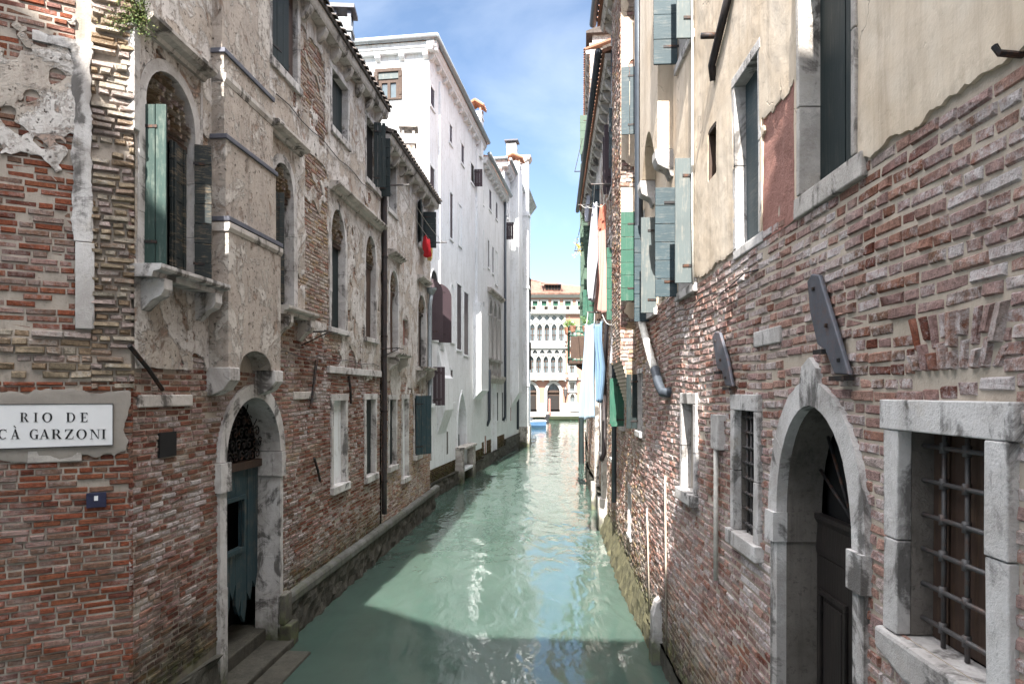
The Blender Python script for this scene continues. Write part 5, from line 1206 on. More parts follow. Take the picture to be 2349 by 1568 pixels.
def rwall(W, house, holes, a, b, z1, brick, f, zb=.4, mat='plaster_cream', step=.06):
    mb = MB(); wallface(mb, W, a, b, -.6, z1, holes); w = mb.obj('wall', 'mortar_right', house)
    mb = MB(); bricks(mb, W, a, b, zb, z1 - .02, holes, lambda u, z: f(u, z) < .1, dep=(.006, .022), jit=.005, wob=.04, skip=.02); mb.obj('brickwork', brick, w)
    mb = MB(); sheet(mb, W, a, b, zb, z1 - .03, step, f, holes, .02, .01, .008, seed=14); mb.obj('plaster', mat, w, smooth=True)
    mb = MB(); B(mb, W, a + .25, b - .25, -.5, z1, -5, -.6); mb.obj('inner_wall', 'dark', house)
    mb = MB(); B(mb, W, a + .004, a + .24, -.5, z1 + .01, -5, -.012); B(mb, W, b - .24, b - .004, -.5, z1 + .01, -5, -.012); B(mb, W, a, b, -.5, z1 + .01, -5.2, -5); mb.obj('end_wall', mat, house)
    return w
rwall(Q, n2, H2r, u20, u21, 11.2, 'brick_pale', f_r2)
eave(Q, n2, u20, u21, 11.2, .45, 6, roof_mat='tile', gut='pipe_blue')
# stepped brick chimney breast
mb = MB(); a, b = 11.35, 13.0
bf = Fr((Q.pt(a, 0, 0).x, Q.pt(a, 0, 0).y, 0), (-1, .061), (-.061, -1))
K = MB(); steps = 12
B(K, Q, a + .02, b, 4.02, 11.15, -.02, .25)
for k in range(steps): B(K, Q, a + .02, b, 4.02 - (k + 1) * .066, 4.02 - k * .066 - .002, -.02, .25 - .02 * (k + 1))
cbr = K.obj('chimney_breast', 'mortar_right', n2)
mb = MB(); bricks(mb, bf, 0.0, .262, 4.02, 11.1, [], lambda u, z: z > 6.9 or z < 6.2, dep=(-.012, .004), bh=.066, skip=0); Qo = Fr((Q.pt(0, 0, .25).x, Q.pt(0, 0, .25).y, 0), Q.d[:2], Q.n[:2]); bricks(mb, Qo, a + .02, b, 4.02, 11.1, [], None, dep=(.004, .018), skip=.02)
for k in range(steps): 
    z = 4.02 - (k + 1) * .066; bricks(mb, bf, 0.0, .25 - .02 * (k + 1), z, z + .066, [], None, bh=.066, dep=(-.012, .004), skip=0)
mb.obj('brickwork', 'brick_pale', cbr)
mb = MB(); sheet(mb, bf, .02, .25, 4.1, 11.0, .03, lambda u, z: fbm(u, z, 1.2, 50, 4) + (.25 if 5.2 < z < 9.6 else -.1), [], .01, .0, .004, seed=15); mb.obj('plaster', 'plaster_cream', cbr)
bar(n2, 'gutter_pipe', [Q.pt(14.35, 11, .12), Q.pt(14.35, 6, .1), Q.pt(14.35, 1.2, .1)], .05, 'pipe_blue', 8)
# mossy kerb along the foot of the wall
mb = MB(); 
rubble(Q, 9.3, 17.5, -.5, .50, .20, n2, 'stone_moss', amp=.045, name='mossy_kerb', lean=.55, fade=3.5)

n3 = thing('brick_house', 'long old house with laundry lines and a planted balcony on the right', 'house', Q.pt(u21 + .2, 0))
H3 = []; ZE3 = 10.6
shut(Q, n3, H3, 14.65, 15.3, 5.05, 6.6, 'wood_emerald', True, False, .22, 'h', 7)
shut(Q, n3, H3, 16.3, 17.0, 5.6, 7.2, 'wood_green_dark', False, True, .2, 'v', 2); shut(Q, n3, H3, 18.6, 19.3, 5.5, 7.1, 'wood_brown', True, True, .2, 'v', 2)
shut(Q, n3, H3, 22.2, 23.0, 4.6, 6.6, 'wood_emerald', True, True, .32, 'h', 6); shut(Q, n3, H3, 24.6, 25.3, 5.6, 7.2, 'wood_emerald', True, True, .3, 'h', 6)
shut(Q, n3, H3, 15.6, 16.3, 8.2, 9.6, 'wood_purple', True, True, .2, 'v', 2); shut(Q, n3, H3, 20, 20.7, 8.2, 9.6, 'wood_blue', True, True, .22, 'v', 2); shut(Q, n3, H3, 24.2, 24.8, 8.0, 9.4, 'wood_sage', True, True, .3, 'h', 6)
shut(Q, n3, H3, 15.2, 15.9, 2.0, 3.4, 'wood_brown', False, False); shut(Q, n3, H3, 19.2, 19.9, 1.8, 3.3, 'wood_brown', False, False)
def f_r3(u, z): return (-.02 if z > 3 else -.35) + fbm(u, z, .6, 61, 5) * .4 + fbm(u, z, 4, 62, 3) * .1
rwall(Q, n3, H3, u21 + .01, u22, ZE3, 'brick_pale', f_r3, mat='plaster_old', step=.09)
eave(Q, n3, u21 - .05, u22, ZE3, .34, 14, roof_mat='tile', gut='pipe_blue')
rubble(Q, 17.6, u22, -.5, .7, .1, n3, step=.2)
for a in (17.4, 20.5): mb = MB(); B(mb, Q, a, a + .4, -.5, 4.2, -.02, .14); B(mb, Q, a - .05, a + .45, -.5, .8, -.02, .24); mb.obj('stone_pier', 'stone_dirty', n3, bevel=.015)
bar(n3, 'downpipe', [Q.pt(16.9, 5.2, .04), Q.pt(16.9, 4, .12), Q.pt(16.9, 2.0, .12), Q.pt(16.75, 1.85, .2)], .06, 'pipe_dark', 8)
# balcony
bu0, bu1, bo = 21.9, 23.3, .88
mb = MB(); B(mb, Q, bu0, bu1, 4.42, 4.54, -.02, bo)
for k in range(2): XS(mb, Q, [(-.02, 4.0), (.1, 4.05), (bo * .7, 4.38), (bo * .7, 4.418), (-.02, 4.418)], bu0 + .15 + k * .9, bu0 + .27 + k * .9)
bal = mb.obj('balcony', 'wood_brown', n3, bevel=.01)
mb = MB()
for z in (5.62, 5.45, 4.62):
    tube(mb, [Q.pt(bu0, z, 0), Q.pt(bu0, z, bo), Q.pt(bu1, z, bo), Q.pt(bu1, z, 0)], .03, 6)
for k in range(8):
    o = bo * k / 7; tube(mb, [Q.pt(bu0, 4.5, o), Q.pt(bu0, 5.62, o)], .016, 5)
    u = bu0 + (bu1 - bu0) * k / 7; tube(mb, [Q.pt(u, 4.5, bo), Q.pt(u, 5.62, bo)], .016, 5)
mb.obj('railing', 'wood_emerald', bal)
mb = MB(); B(mb, Q, bu0 - .02, bu0 + .02, 4.6, 5.3, .06, bo - .06); B(mb, Q, bu0 + .1, bu1 - .1, 4.6, 5.35, bo - .04, bo + .01); mb.obj('reed_screen', 'wood_brown', bal)

T = Fr((.30, 0, 0), (.103, 1), (-1, .103))
n4 = thing('brick_house', 'tall ragged house with pale green shutters closing the right bank before the wide canal', 'house', T.pt(u22 + .3, 0))
H4 = []; ZT = 17.0
for (a, z0, z1) in ((28.0, 13.2, 14.8), (28.0, 9.6, 11.4), (28.0, 6.0, 7.6), (31.5, 12.2, 14.0), (31.5, 8.0, 9.8), (35.5, 11.0, 12.8), (35.5, 6.6, 8.4), (40, 10, 11.8), (44, 9.6, 11.4)): shut(T, n4, H4, a, a + .8, z0, z1, 'wood_sage', True, True, .38, 'h', 5)
def f_r4(u, z): return .05 + fbm(u, z, .5, 71, 5) * .45
wr4 = rwall(T, n4, H4, u22 + .05, 47.5, ZT, 'brick_pale', f_r4, mat='plaster_old', step=.14)
E4 = Fr((T.pt(u22 + .05, 0).x, T.pt(u22 + .05, 0).y, 0), (1, -.103), (-.103, -1))
mb = MB(); bricks(mb, E4, 0, 5, ZE3 - .5, ZT, [], lambda u, z: fbm(u, z, .8, 81, 4) < .1, dep=(.004, .02), skip=.02); mb.obj('brickwork', 'brick_pale', wr4)
eave(T, n4, u22 + .1, 47.5, ZT, .2, 6, roof_mat='tile', step=1.0)
mb = MB(); p = T.pt(u22 + .9, 0, -.6); Rm = Fr((p.x, p.y, 0), (.103, 1), (-1, .103)); B(mb, Rm, -.5, .7, ZT - .5, ZT + .75, -.5, .5); B(mb, Rm, -.58, .78, ZT + .25, ZT + .4, -.62, .62)
ch = mb.obj('chimney', 'plaster_old', n4)
mb = MB(); XS(mb, Rm, [(-.75, ZT + .75), (.75, ZT + .75), (.75, ZT + .83), (0, ZT + 1.1), (-.75, ZT + .83)], -.7, .9); lathe(mb, Rm.pt(0, ZT + 1.05, 0), [(.16, 0), (.16, .12), (.05, .22)], 8); mb.obj('chimney_cap', 'tile_dark', ch)
rubble(T, u22, 47.5, -.5, .8, .1, n4, step=.3)
for z, a in ((12.4, 27.6), (9.2, 27.6)):
    m = MB(); tube(m, [T.pt(a, z, 0), T.pt(a, z, .62)], .02, 6); tube(m, [T.pt(a, z, .6), T.pt(a, z + 1.3, .3)], .012, 5); m.obj('awning_rod', 'iron', n4)

# ------------------------------------------------------------------ street name board
sgn = thing('street_sign', 'white enamel name board with black capitals on the corner wall', 'sign', A.pt((sg[0] + sg[1]) / 2, (sg[2] + sg[3]) / 2, .05))
mb = MB(); B(mb, A, sg[0], sg[1], sg[2], sg[3], .03, .05); mb.obj('board', 'enamel', sgn)
mb = MB(); t = .006
B(mb, A, sg[0] - t, sg[1] + t, sg[3] + .0005, sg[3] + t, .028, .054); B(mb, A, sg[0] - t, sg[1] + t, sg[2] - t, sg[2] - .0005, .028, .054); B(mb, A, sg[0] - t, sg[0] - .0005, sg[2], sg[3], .028, .054); B(mb, A, sg[1] + .0005, sg[1] + t, sg[2], sg[3], .028, .054)
mb.obj('border', 'ink', sgn)
def ring(cx, cy, rx, ry, ix, iy, a0, a1, n=22):
    o = [(cx + rx * cos(radians(a0 + (a1 - a0) * k / n)), cy + ry * sin(radians(a0 + (a1 - a0) * k / n))) for k in range(n + 1)]
    i = [(cx + ix * cos(radians(a0 + (a1 - a0) * k / n)), cy + iy * sin(radians(a0 + (a1 - a0) * k / n))) for k in range(n + 1)]
    return [[o[k], o[k + 1], i[k + 1], i[k]] for k in range(n)]
def bx(x0, x1, y0, y1): return [(x0, y0), (x1, y0), (x1, y1), (x0, y1)]
def serif(x0, x1, y): return bx(x0, x1, y, y + .035) if y < .5 else bx(x0, x1, y - .035, y)
GL = {
 'I': (.4, [bx(.11, .29, 0, 1), serif(0, .4, 0), serif(0, .4, 1)]),
 'R': (.8, [bx(.09, .27, 0, 1), serif(0, .36, 0), bx(0, .40, .965, 1), bx(.27, .42, .475, .51)] + ring(.40, .74, .27, .26, .11, .225, -90, 90) + [[(.34, .50), (.50, .50), (.78, .05), (.60, .02)], bx(.58, .84, 0, .05)]),
 'O': (.86, ring(.43, .5, .43, .515, .25, .475, 0, 360, 36)),
 'D': (.84, [bx(.09, .27, 0, 1), bx(0, .42, 0, .035), bx(0, .42, .965, 1)] + ring(.40, .5, .43, .5, .25, .465, -90, 90)),
 'E': (.7, [bx(.09, .27, 0, 1), bx(0, .66, 0, .04), bx(0, .64, .96, 1), bx(.27, .45, .485, .52), bx(.43, .47, .40, .61), [(.60, 0), (.68, .26), (.645, .26), (.52, .04)], [(.52, .96), (.63, .76), (.665, .76), (.64, 1)]]),
 'C': (.78, ring(.44, .5, .43, .515, .25, .475, 48, 312, 28) + [bx(.70, .735, .66, 1.0)]),
 'G': (.86, ring(.44, .5, .43, .515, .25, .475, 48, 300, 28) + [bx(.70, .735, .66, 1.0), bx(.60, .77, .0, .42), bx(.50, .86, .40, .435)]),
 'A': (.88, [[(.36, .98), (.50, 1.02), (.80, .03), (.60, .03)], [(.10, .03), (.15, .03), (.46, .93), (.42, .98)], bx(.20, .62, .30, .335), serif(0, .27, 0), serif(.52, .9, 0)]),
 'Z': (.78, [bx(.05, .74, .96, 1), bx(.02, .76, 0, .04), [(.02, .03), (.22, .03), (.74, .97), (.54, .97)], [(.70, .0), (.78, .28), (.745, .28), (.64, .04)], [(.05, 1), (.02, .74), (.055, .74), (.16, .96)]]),
 'N': (.92, [bx(.12, .165, 0, 1), bx(.745, .79, 0, 1), [(.08, 1), (.28, 1), (.79, .0), (.72, -.01)], serif(0, .29, 0), serif(0, .2, 1), serif(.62, .92, 1)]),
}
def letter(chx, xa, xb, ya, yb):
    ua, za = A.at(xa, yb, .05); ub, zb = A.at(xb, ya, .05); wd, polys = GL[chx]; mb = MB()
    ze = A.at((xa + xb) / 2, yb, .05)[1]; zh = A.at((xa + xb) / 2, ya, .05)[1]
    for p in polys: X(mb, A, [(ua + (ub - ua) * x / wd, ze + (zh - ze) * y) for x, y in p], .0502, .0535)
    mb.obj('letter', 'ink', sgn, recalc=False)
for chx, a, b in (('R', 138, 196), ('I', 232, 260), ('O', 290, 360), ('D', 455, 518), ('E', 553, 605)): letter(chx, a / 2.998, b / 2.998, 946, 967)
for chx, a, b in (('C', -14, 48), ('A', 72, 137), ('G', 203, 267), ('A', 270, 342), ('R', 354, 422), ('Z', 445, 508), ('O', 525, 597), ('N', 618, 690), ('I', 697, 729)): letter(chx, a / 2.998, b / 2.998, 984, 1006)
mb = MB(); X(mb, A, [A.at(x / 2.998, y, .05) for x, y in ((92, 976), (100, 975.5), (112, 980.5), (107, 981.5))], .0502, .0535)
mb.obj('accent', 'ink', sgn, recalc=False)
pl = A.rect(198, 244, 1128, 1162, 220)
nb = thing('wall_plaque', 'small navy plaque with a white square, low on the corner brickwork', 'sign', A.pt((pl[0] + pl[1]) / 2, (pl[2] + pl[3]) / 2, .04))
mb = MB(); B(mb, A, pl[0], pl[1], pl[2], pl[3], .02, .045); mb.obj('plate', 'navy', nb, bevel=.003)
q = A.rect(216, 225, 1135, 1146, 220); mb = MB(); B(mb, A, q[0], q[1], q[2], q[3], .0452, .048); mb.obj('white_square', 'enamel', nb)

# ------------------------------------------------------------------ plants
def leafq(mb, c, s, m=0):
    a = Vector((rr(-1, 1), rr(-1, 1), rr(-.6, 1))).normalized(); b = a.cross(Vector((rr(-1, 1), rr(-1, 1), rr(-1, 1)))).normalized()
    mb.poly([c - a * s, c + b * s * .42, c + a * s, c - b * s * .42], m)
def leafmat(name, c1, c2, c3):
    q = NT(name); q.out(q.ramp(q.rand, [(0, c1), (.4, c2), (.75, c3)], 'CONSTANT'), .6); q.b.inputs['Subsurface Weight'].default_value = 0; M[name] = q.m
leafmat('leaf_green', (.05, .085, .022), (.09, .13, .035), (.15, .17, .05)); leafmat('leaf_bright', (.09, .18, .04), (.14, .25, .06), (.2, .3, .09)); leafmat('petal_yellow', (.6, .42, .04), (.7, .5, .06), (.1, .15, .04))
def plant(name, label, base, pts, leafm, stem='wood_brown', n=60, s=.02, spread=.05, cat='plant', group=None):
    t = thing(name, label, cat, base, group); st = MB(); lv = MB()
    for p in pts:
        p = Vector(p); m = Vector(base).lerp(p, .5) + Vector((rr(-.02, .02), rr(-.02, .02), .02)); tube(st, [base, m, p], .006, 5, r1=.002)
        for k in range(n): f = rnd() ** .6; leafq(lv, Vector(base).lerp(p, f) + Vector((rr(-1, 1), rr(-1, 1), rr(-1, 1))) * spread * (.4 + f), s * rr(.6, 1.3))
    st.obj('stem', stem, t); lv.obj('foliage', leafm, t, recalc=False); return t
bp = L.pt(L.at(302, 900)[0] + .02, 6.93, .1); cv = A.d * 1
plant('wall_shrub', 'bushy green weed growing from the ledge above the big arched window', tuple(bp), [bp + cv * rr(-.1, .27) + Vector((0, -.08 + rr(-.08, .05), rr(-.22, .30))) for _ in range(22)], 'leaf_green', n=95, s=.011, spread=.055)
for k, (u, o) in enumerate(((21.92, .75), (21.92, .35), (22.4, .9), (22.9, .9))):
    lab = ('trailing green plant at the outer front corner of the balcony', 'green pot plant on the near side of the balcony by the wall', 'green plant in the middle of the balcony front', 'green plant at the far end of the balcony front')[k]
    base = Q.pt(u, 5.64, o); t = plant('balcony_plant', lab, tuple(base), [base + Vector((rr(-.16, .16), rr(-.16, .16), rr(.02, .3))) for _ in range(7)], 'leaf_bright', n=45, s=.022, spread=.05, group='plants on the green balcony')
    m = MB(); lathe(m, base - Vector((0, 0, .2)), [(.08, 0), (.12, .2)], 8); m.obj('pot', 'tile', t)
base = Q.pt(25.9, 9.0, .42); t = plant('flowering_plant', 'yellow flowering plant on a high sill against the sky', tuple(base), [base + Vector((rr(-.2, .12), rr(-.2, .2), rr(-.45, .4))) for _ in range(8)], 'petal_yellow', n=36, s=.025, spread=.07)
base = Q.pt(24.3, 9.75, .3); t = plant('trailing_plant', 'grey green plant hanging above the yellow flowers', tuple(base), [base + Vector((rr(-.15, .12), rr(-.2, .2), rr(-.5, .35))) for _ in range(7)], 'leaf_green', n=36, s=.028, spread=.07)

# ------------------------------------------------------------------ laundry
def cloth_mat(name, c):
    q = NT(name); q.b.inputs['Roughness'].default_value = .95; w = q.noise(60, 3); cc = q.mix(q.ramp(q.noise(2.5, 4), [(.35, 0), (.7, .35)]), c, tuple(min(.85, x * 1.3) for x in c)); q.out(cc); q.bump(w, .25, .003); M[name] = q.m
for n_, c_ in (('cloth_blue', (.115, .185, .27)), ('cloth_pale_blue', (.20, .255, .31)), ('cloth_white', (.36, .36, .40)), ('cloth_coral', (.36, .125, .085)), ('cloth_pink', (.38, .23, .20)), ('cloth_red', (.55, .03, .04)), ('cloth_yellow', (.62, .48, .2)), ('cloth_shirt_red', (.6, .08, .06)), ('cloth_dark', (.05, .055, .06))): cloth_mat(n_, c_)
def cloth(name, label, mat, p0, p1, h, prof, folds=3, amp=.035, seed=0, group=None, cat='laundry', stripe=None):
    """cloth pegged between p0 and p1, hanging h; prof gives (left, right) edges as fractions of the width at each height"""
    p0, p1 = Vector(p0), Vector(p1); d = p1 - p0; w = d.length; d.normalize(); nrm = d.cross(Vector((0, 0, 1))).normalized()
    nu, nv = 28, 30; mb = MB()
    for k in range(nv + 1):
        t = k / nv; x = t * (len(prof) - 1); i = min(int(x), len(prof) - 2); f = x - i
        e0 = prof[i][0] + (prof[i + 1][0] - prof[i][0]) * f; e1 = prof[i][1] + (prof[i + 1][1] - prof[i][1]) * f
        for j in range(nu + 1):
            s = j / nu; a = amp * 1.5 * (.45 + .9 * t) * (sin(s * folds * 2 * pi + seed + 1.3 * sin(t * 3 + seed)) + .5 * noise.noise(Vector((s * 4, t * 3, seed))))
            hem = .03 * sin(s * pi * 3 + seed) if k == nv else 0; sag = -.05 * sin(s * pi) * (1 - t)
            mb.v.append(tuple(p0 + d * (w * (e0 + (e1 - e0) * s)) + nrm * a + Vector((0, 0, -h * t + sag + hem + .015 * noise.noise(Vector((s * 5, t * 5, seed + 9)))))))
    for k in range(nv):
        for j in range(nu):
            a = k * (nu + 1) + j; mb.f.append((a, a + 1, a + nu + 2, a + nu + 1)); mb.mi.append(1 if stripe and k > stripe else 0)
    o = mb.obj(name, [mat] if not stripe else [mat, stripe_mat], None, smooth=True, recalc=False); sd = o.modifiers.new('thick', 'SOLIDIFY'); sd.thickness = .006
    tag(o, label, cat, group); return o
G_ = 'washing hung over the canal'
Yc = 14.6
def xp(px, py, Y): return P(px, py, Y)
cloth('hanging_sheet', 'pale blue sheet widening to the hem, longest washing over the water', 'cloth_pale_blue', xp(1343, 742, Yc), xp(1365, 738, Yc - .2), 2.03, [(0, 1), (-.08, 1), (-.25, 1), (-.45, 1.0), (-.62, .95)], 3, .03, 1, G_)
cloth('hanging_trousers', 'brighter blue cloth gathered at its foot, beside the pale blue sheet', 'cloth_blue', xp(1362, 742, Yc + .25), xp(1381, 736, Yc + .1), 1.72, [(0, 1), (-.05, 1.05), (.05, 1.2), (.25, 1.32), (.45, 1.2), (.55, .95)], 3, .04, 2.2, G_)
cloth('hanging_sheet', 'long white sheet hung high on the right, in front of the coral one', 'cloth_white', xp(1360, 465, 15.0), xp(1372, 462, 14.7), 2.15, [(.1, .8), (-.2, 1), (-.5, 1.15), (-.7, 1.2), (-.75, .8), (-.6, .2)], 2, .03, 3, G_)
stripe_mat = 'cloth_pink'
cloth('hanging_sheet', 'coral sheet fading to pink, hung high beside the white one', 'cloth_coral', xp(1372, 470, 15.4), xp(1391, 466, 15.0), 2.42, [(.3, 1), (0, 1), (0, 1), (-.1, 1), (-.3, .9)], 3, .04, 4, G_, stripe=6)
cloth('hanging_shirt', 'small white shirt drying against the wall behind the blue cloths', 'cloth_white', xp(1404, 742, 13.9), xp(1421, 738, 13.7), .82, [(.1, .9), (-.02, .95), (0, .8), (.05, .75), (.1, .6)], 2, .03, 5, G_)
cloth('hanging_cloth', 'small white cloth pegged high under the eaves at right', 'cloth_white', xp(1345, 448, 24), xp(1354, 444, 23.6), .95, [(.2, .9), (0, 1), (-.1, .9), (.1, .6)], 2, .03, 6, G_)
a_ = L.pt(L.at(957, 900)[0] + .0, 7.72, .2); b_ = L.pt(L.at(957, 900)[0] + .8, 7.72, .2)
cloth('hanging_cloth', 'crumpled red cloth drying under the dark shutter on the left', 'cloth_red', a_, a_.lerp(b_, .62), .5, [(0, 1), (0, 1.0), (.15, 1.0), (.4, 1.02)], 3, .05, 7, G_)
cloth('hanging_cloth', 'small yellow cloth next to the red one on the left', 'cloth_yellow', a_.lerp(b_, .66), b_, .52, [(0, 1), (.0, 1.0), (.2, 1.1), (.3, 1.0)], 2, .04, 8, G_)
def line(label, pts_list, poles):
    t = thing('clothes_line', label, 'clothes line', tuple(poles[0][0]))
    for a, b in poles: m = MB(); tube(m, [a, b], .018, 6); m.obj('pole', 'iron_grey', t)
    m = MB()
    for a, b in pts_list:
        a, b = Vector(a), Vector(b); tube(m, [a.lerp(b, k / 8) + Vector((0, 0, -.10 * sin(pi * k / 8))) for k in range(9)], .007, 4)
    m.obj('cord', 'rope', t)
pA, pB = Q.pt(15.3, 5.30, 0), Q.pt(15.3, 5.30, .62)
line('cords and poles carrying the blue washing on the right', [(Q.pt(15.3, 5.3, .6), xp(1343, 744, Yc)), (Q.pt(15.3, 5.3, .45), xp(1362, 742, Yc - .3)), (Q.pt(15.3, 5.3, .3), xp(1404, 744, 13.4)), (Q.pt(15.3, 5.3, .6), Q.pt(21.9, 5.6, .6)), (Q.pt(15.3, 5.3, .4), Q.pt(21.9, 5.6, .4))], [(pA, pB)])
line('cords and pole carrying the white and coral sheets high on the right', [(Q.pt(14.5, 7.9, .5), xp(1360, 464, 15.0)), (Q.pt(14.5, 7.9, .35), xp(1391, 466, 15.0)), (xp(1360, 464, 15.0), Q.pt(21.5, 9.4, .5)), (xp(1372, 468, 15.4), Q.pt(21.5, 9.4, .35)), (xp(1360, 464, 15), xp(1391, 464, 15))], [(Q.pt(14.5, 7.92, 0), Q.pt(14.5, 7.92, .58)), (Q.pt(21.5, 9.4, 0), Q.pt(21.5, 9.4, .6))])
uu = L.at(889, 900)[0]; vv = L.at(957, 900)[0] + 1.05
line('cords stretched past the dark shutter to the red cloth on the left', [(L.pt(uu, 8.1, .4), L.pt(vv, 7.74, .5)), (L.pt(uu, 8.1, .25), L.pt(vv, 7.74, .2))], [(L.pt(uu, 8.12, 0), L.pt(uu, 8.12, .5)), (L.pt(vv, 7.74, 0), L.pt(vv, 7.74, .62))])

# ------------------------------------------------------------------ mooring poles and boats
def pole(label, c, h, r, mat, lean=(0, 0), cap=None):
    t = thing('mooring_pole', label, 'mooring pole', (c[0], c[1], 0)); m = MB(); c = Vector((c[0], c[1], -1.2)); e = Vector((c.x + lean[0], c.y + lean[1], h))
    tube(m, [c, c.lerp(e, .5), e], r * 1.1, 10, r1=r * .9); m.obj('post', mat, t)
    m = MB(); lathe(m, e, [(r * .95, 0), (r * .9, .08), (r * .3, .2)], 10); m.obj('post_cap', cap or mat, t)
pole('dark green mooring pole at the foot of the right bank', (3.42, 33.6), 2.3, .13, 'wood_green_dark'); pole('weathered brown mooring pole close behind the green one', (3.62, 36), 2.6, .12, 'wood_brown')
pole('thin red brown pole in front of the palace portal', (zx(289), 93.0), zz(1255), .16, 'plaster_rose')
def boat(name, label, c, ang, Ln, bm, hb_, mats, cat='boat'):
    t = thing(name, label, cat, (c[0], c[1], 0)); W = Fr((c[0], c[1], 0), (cos(ang), sin(ang)), (-sin(ang), cos(ang))); mb = MB(); N = 12; prof = []
    for k in range(N + 1):
        s = k / N; x = (s - .5) * Ln; wv = bm / 2 * (sin(pi * min(1, .28 + s * .72) ** 1.0) ** .6 if s > .0 else .75) if s < 1 else .02
        wv = max(.03, bm / 2 * (1 - max(0, (s - .45) / .55) ** 2.2) * (.82 + .18 * min(1, s / .3))); z = hb_ * (1 + .45 * max(0, s - .6) ** 1.5 + .05 * (1 - s))
        prof.append((x, wv, z))
    def ringp(x, w, z): return [W.pt(x, z, -w), W.pt(x, z * .35, -w * .92), W.pt(x, -.15, -w * .55), W.pt(x, -.2, 0), W.pt(x, -.15, w * .55), W.pt(x, z * .35, w * .92), W.pt(x, z, w)]
    vs = []; 
    for p in prof: vs += ringp(*p)
    fs = [(k * 7 + j, k * 7 + j + 1, k * 7 + 8 + j, k * 7 + 7 + j) for k in range(N) for j in range(6)] + [tuple(range(7))]
    mb.add(vs, fs); h = mb.obj('hull', mats[0], t); sd = h.modifiers.new('thick', 'SOLIDIFY'); sd.thickness = .05
    m = MB()
    for s in (-1, 1): tube(m, [W.pt(x, z + .02, s * w) for x, w, z in prof], .05, 6)
    m.obj('gunwale', mats[1], t); m = MB()
    m.poly([W.pt(x, z * .5, -w * .9) for x, w, z in prof] + [W.pt(x, z * .5, w * .9) for x, w, z in prof[::-1]]); m.obj('deck', mats[1], t)
    m = MB()
    for f in (-.25, .1): B(m, W, f * Ln - .15, f * Ln + .15, hb_ * .72, hb_ * .8, -bm * .42, bm * .42)
    m.obj('thwart', mats[2], t); return t, W
q = NT('boat_blue'); M['boat_blue'] = plain('boat_blue', (.06, .12, .21), .4, .15, 5, 0); M['boat_green'] = plain('boat_green', (.028, .034, .016), .5, .25, 4, 0)
bt, BW = boat('motor_boat', 'small blue and white motor boat leaving the side canal at left', (1.2, 68.5), pi, 4.4, 1.7, .62, ('boat_blue', 'enamel', 'enamel'))
m = MB(); B(m, BW, -2.5, -2.15, .35, 1.15, -.18, .18); B(m, BW, -2.6, -2.2, 1.0, 1.35, -.22, .22); m.obj('outboard_motor', 'ink', bt, bevel=.05)
m = MB(); B(m, BW, -.9, -.3, .3, .95, -.4, .4); m.obj('console', 'cloth_dark', bt, bevel=.06)
gt, GW = boat('rowing_boat', 'long green rowing boat passing the palace steps', (7.4, 87), 0.0, 5.6, 1.3, .42, ('boat_green', 'boat_green', 'wood_brown'))
m = MB(); tube(m, [GW.pt(1.6, 1.15, .2), GW.pt(3.2, .2, -.9)], .035, 6); m.obj('oar', 'wood_pale', gt)
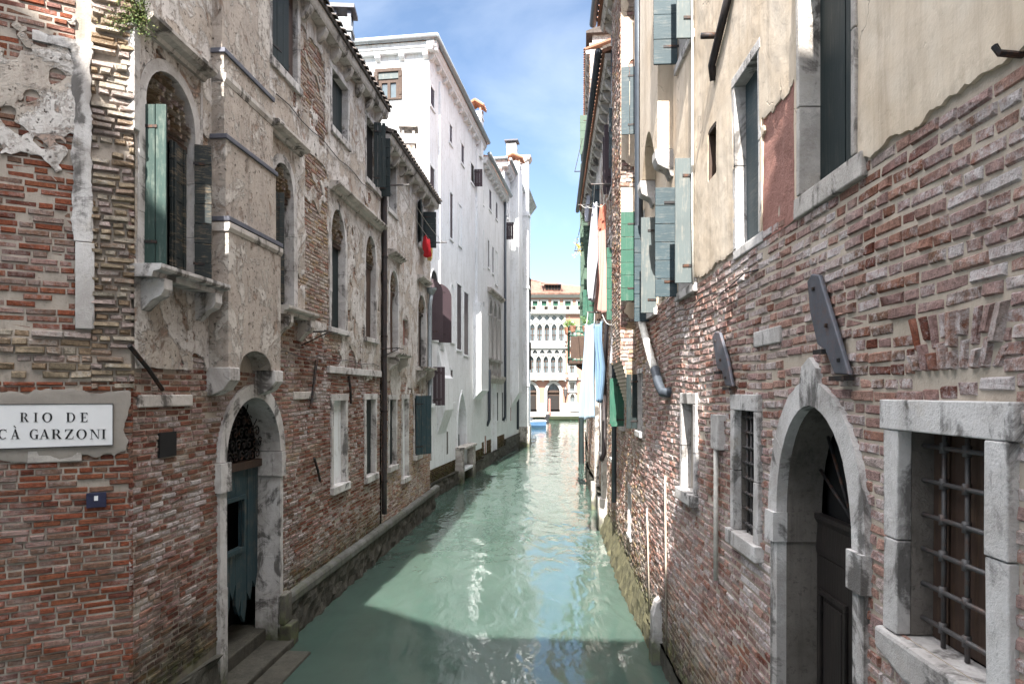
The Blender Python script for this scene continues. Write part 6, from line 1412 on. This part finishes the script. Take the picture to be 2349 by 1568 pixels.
def person(label, c, face, top, legs, standing=False, hair='wood_door', cap=None):
    t = thing('person', label, 'person', tuple(c)); c = Vector(c); Wp = Fr((c.x, c.y, c.z), (cos(face), sin(face)), (-sin(face), cos(face)))
    hz_ = .9 if standing else .12
    def skin(name, pts, ed, rad, mat, root=0, parent=t):
        me = bpy.data.meshes.new(name); me.from_pydata([tuple(Wp.pt(x, z, y)) for x, y, z in pts], ed, []); me.materials.append(M[mat]); o = bpy.data.objects.new(name, me); C.objects.link(o); o.parent = parent; 
        if parent is t: o.matrix_parent_inverse = Matrix.Translation(-c)
        sk = o.modifiers.new('skin', 'SKIN'); 
        for v, r_ in zip(me.skin_vertices[0].data, rad): v.radius = (r_, r_)
        me.skin_vertices[0].data[root].use_root = True; sb = o.modifiers.new('sub', 'SUBSURF'); sb.levels = 1; sb.render_levels = 1; return o
    z = hz_; kn = ((.05, .1, z - .42), (.0, .12, z - .84)) if standing else ((.42, .12, z + .06), (.46, .12, z - .34))
    pts = [(0, 0, z), (.02, 0, z + .28), (.04, 0, z + .5), (.06, 0, z + .62), (.09, 0, z + .74), (.10, 0, z + .84)]; ed = [(0, 1), (1, 2), (2, 3), (3, 4), (4, 5)]; rad = [.14, .13, .12, .055, .095, .07]
    for s in (-1, 1):
        i = len(pts); pts += [(.03, s * .2, z + .5), (.12, s * .25, z + .24), (.34, s * .2, z + .2), (.42, s * .18, z + .2)]; ed += [(2, i), (i, i + 1), (i + 1, i + 2), (i + 2, i + 3)]; rad += [.06, .045, .035, .04]
        i = len(pts); pts += [(kn[0][0], s * kn[0][1], kn[0][2]), (kn[1][0], s * kn[1][1], kn[1][2]), (kn[1][0] + .14, s * kn[1][1], kn[1][2] - .03)]; ed += [(0, i), (i, i + 1), (i + 1, i + 2)]; rad += [.075, .05, .045]
    b = skin('body', pts, ed, rad, 'skin')
    skin('shirt', [(0, 0, z + .03), (.02, 0, z + .28), (.04, 0, z + .48), (.03, .2, z + .48), (.12, .25, z + .26), (.03, -.2, z + .48), (.12, -.25, z + .26)], [(0, 1), (1, 2), (2, 3), (3, 4), (2, 5), (5, 6)], [.16, .155, .14, .075, .06, .075, .06], top)
    skin('trousers', [(0, 0, z)] + [(kn[0][0], s * kn[0][1], kn[0][2]) for s in (-1, 1)] + [(kn[1][0], s * kn[1][1], kn[1][2] + .06) for s in (-1, 1)], [(0, 1), (0, 2), (1, 3), (2, 4)], [.155, .09, .09, .065, .065], legs)
    m = MB(); lathe(m, Wp.pt(.075, z + .8, 0), [(.1, -.06), (.115, 0), (.1, .07), (.05, .115), (.01, .125)], 10); m.obj('hair' if not cap else 'hat', cap or hair, t, smooth=True)
person('person in dark clothes sitting in the blue motor boat', (.95, 68.5, .5), pi, 'cloth_dark', 'cloth_dark')
person('person in a red shirt rowing the green boat', (9.0, 87, .42), pi, 'cloth_shirt_red', 'cloth_dark', cap='cloth_white')
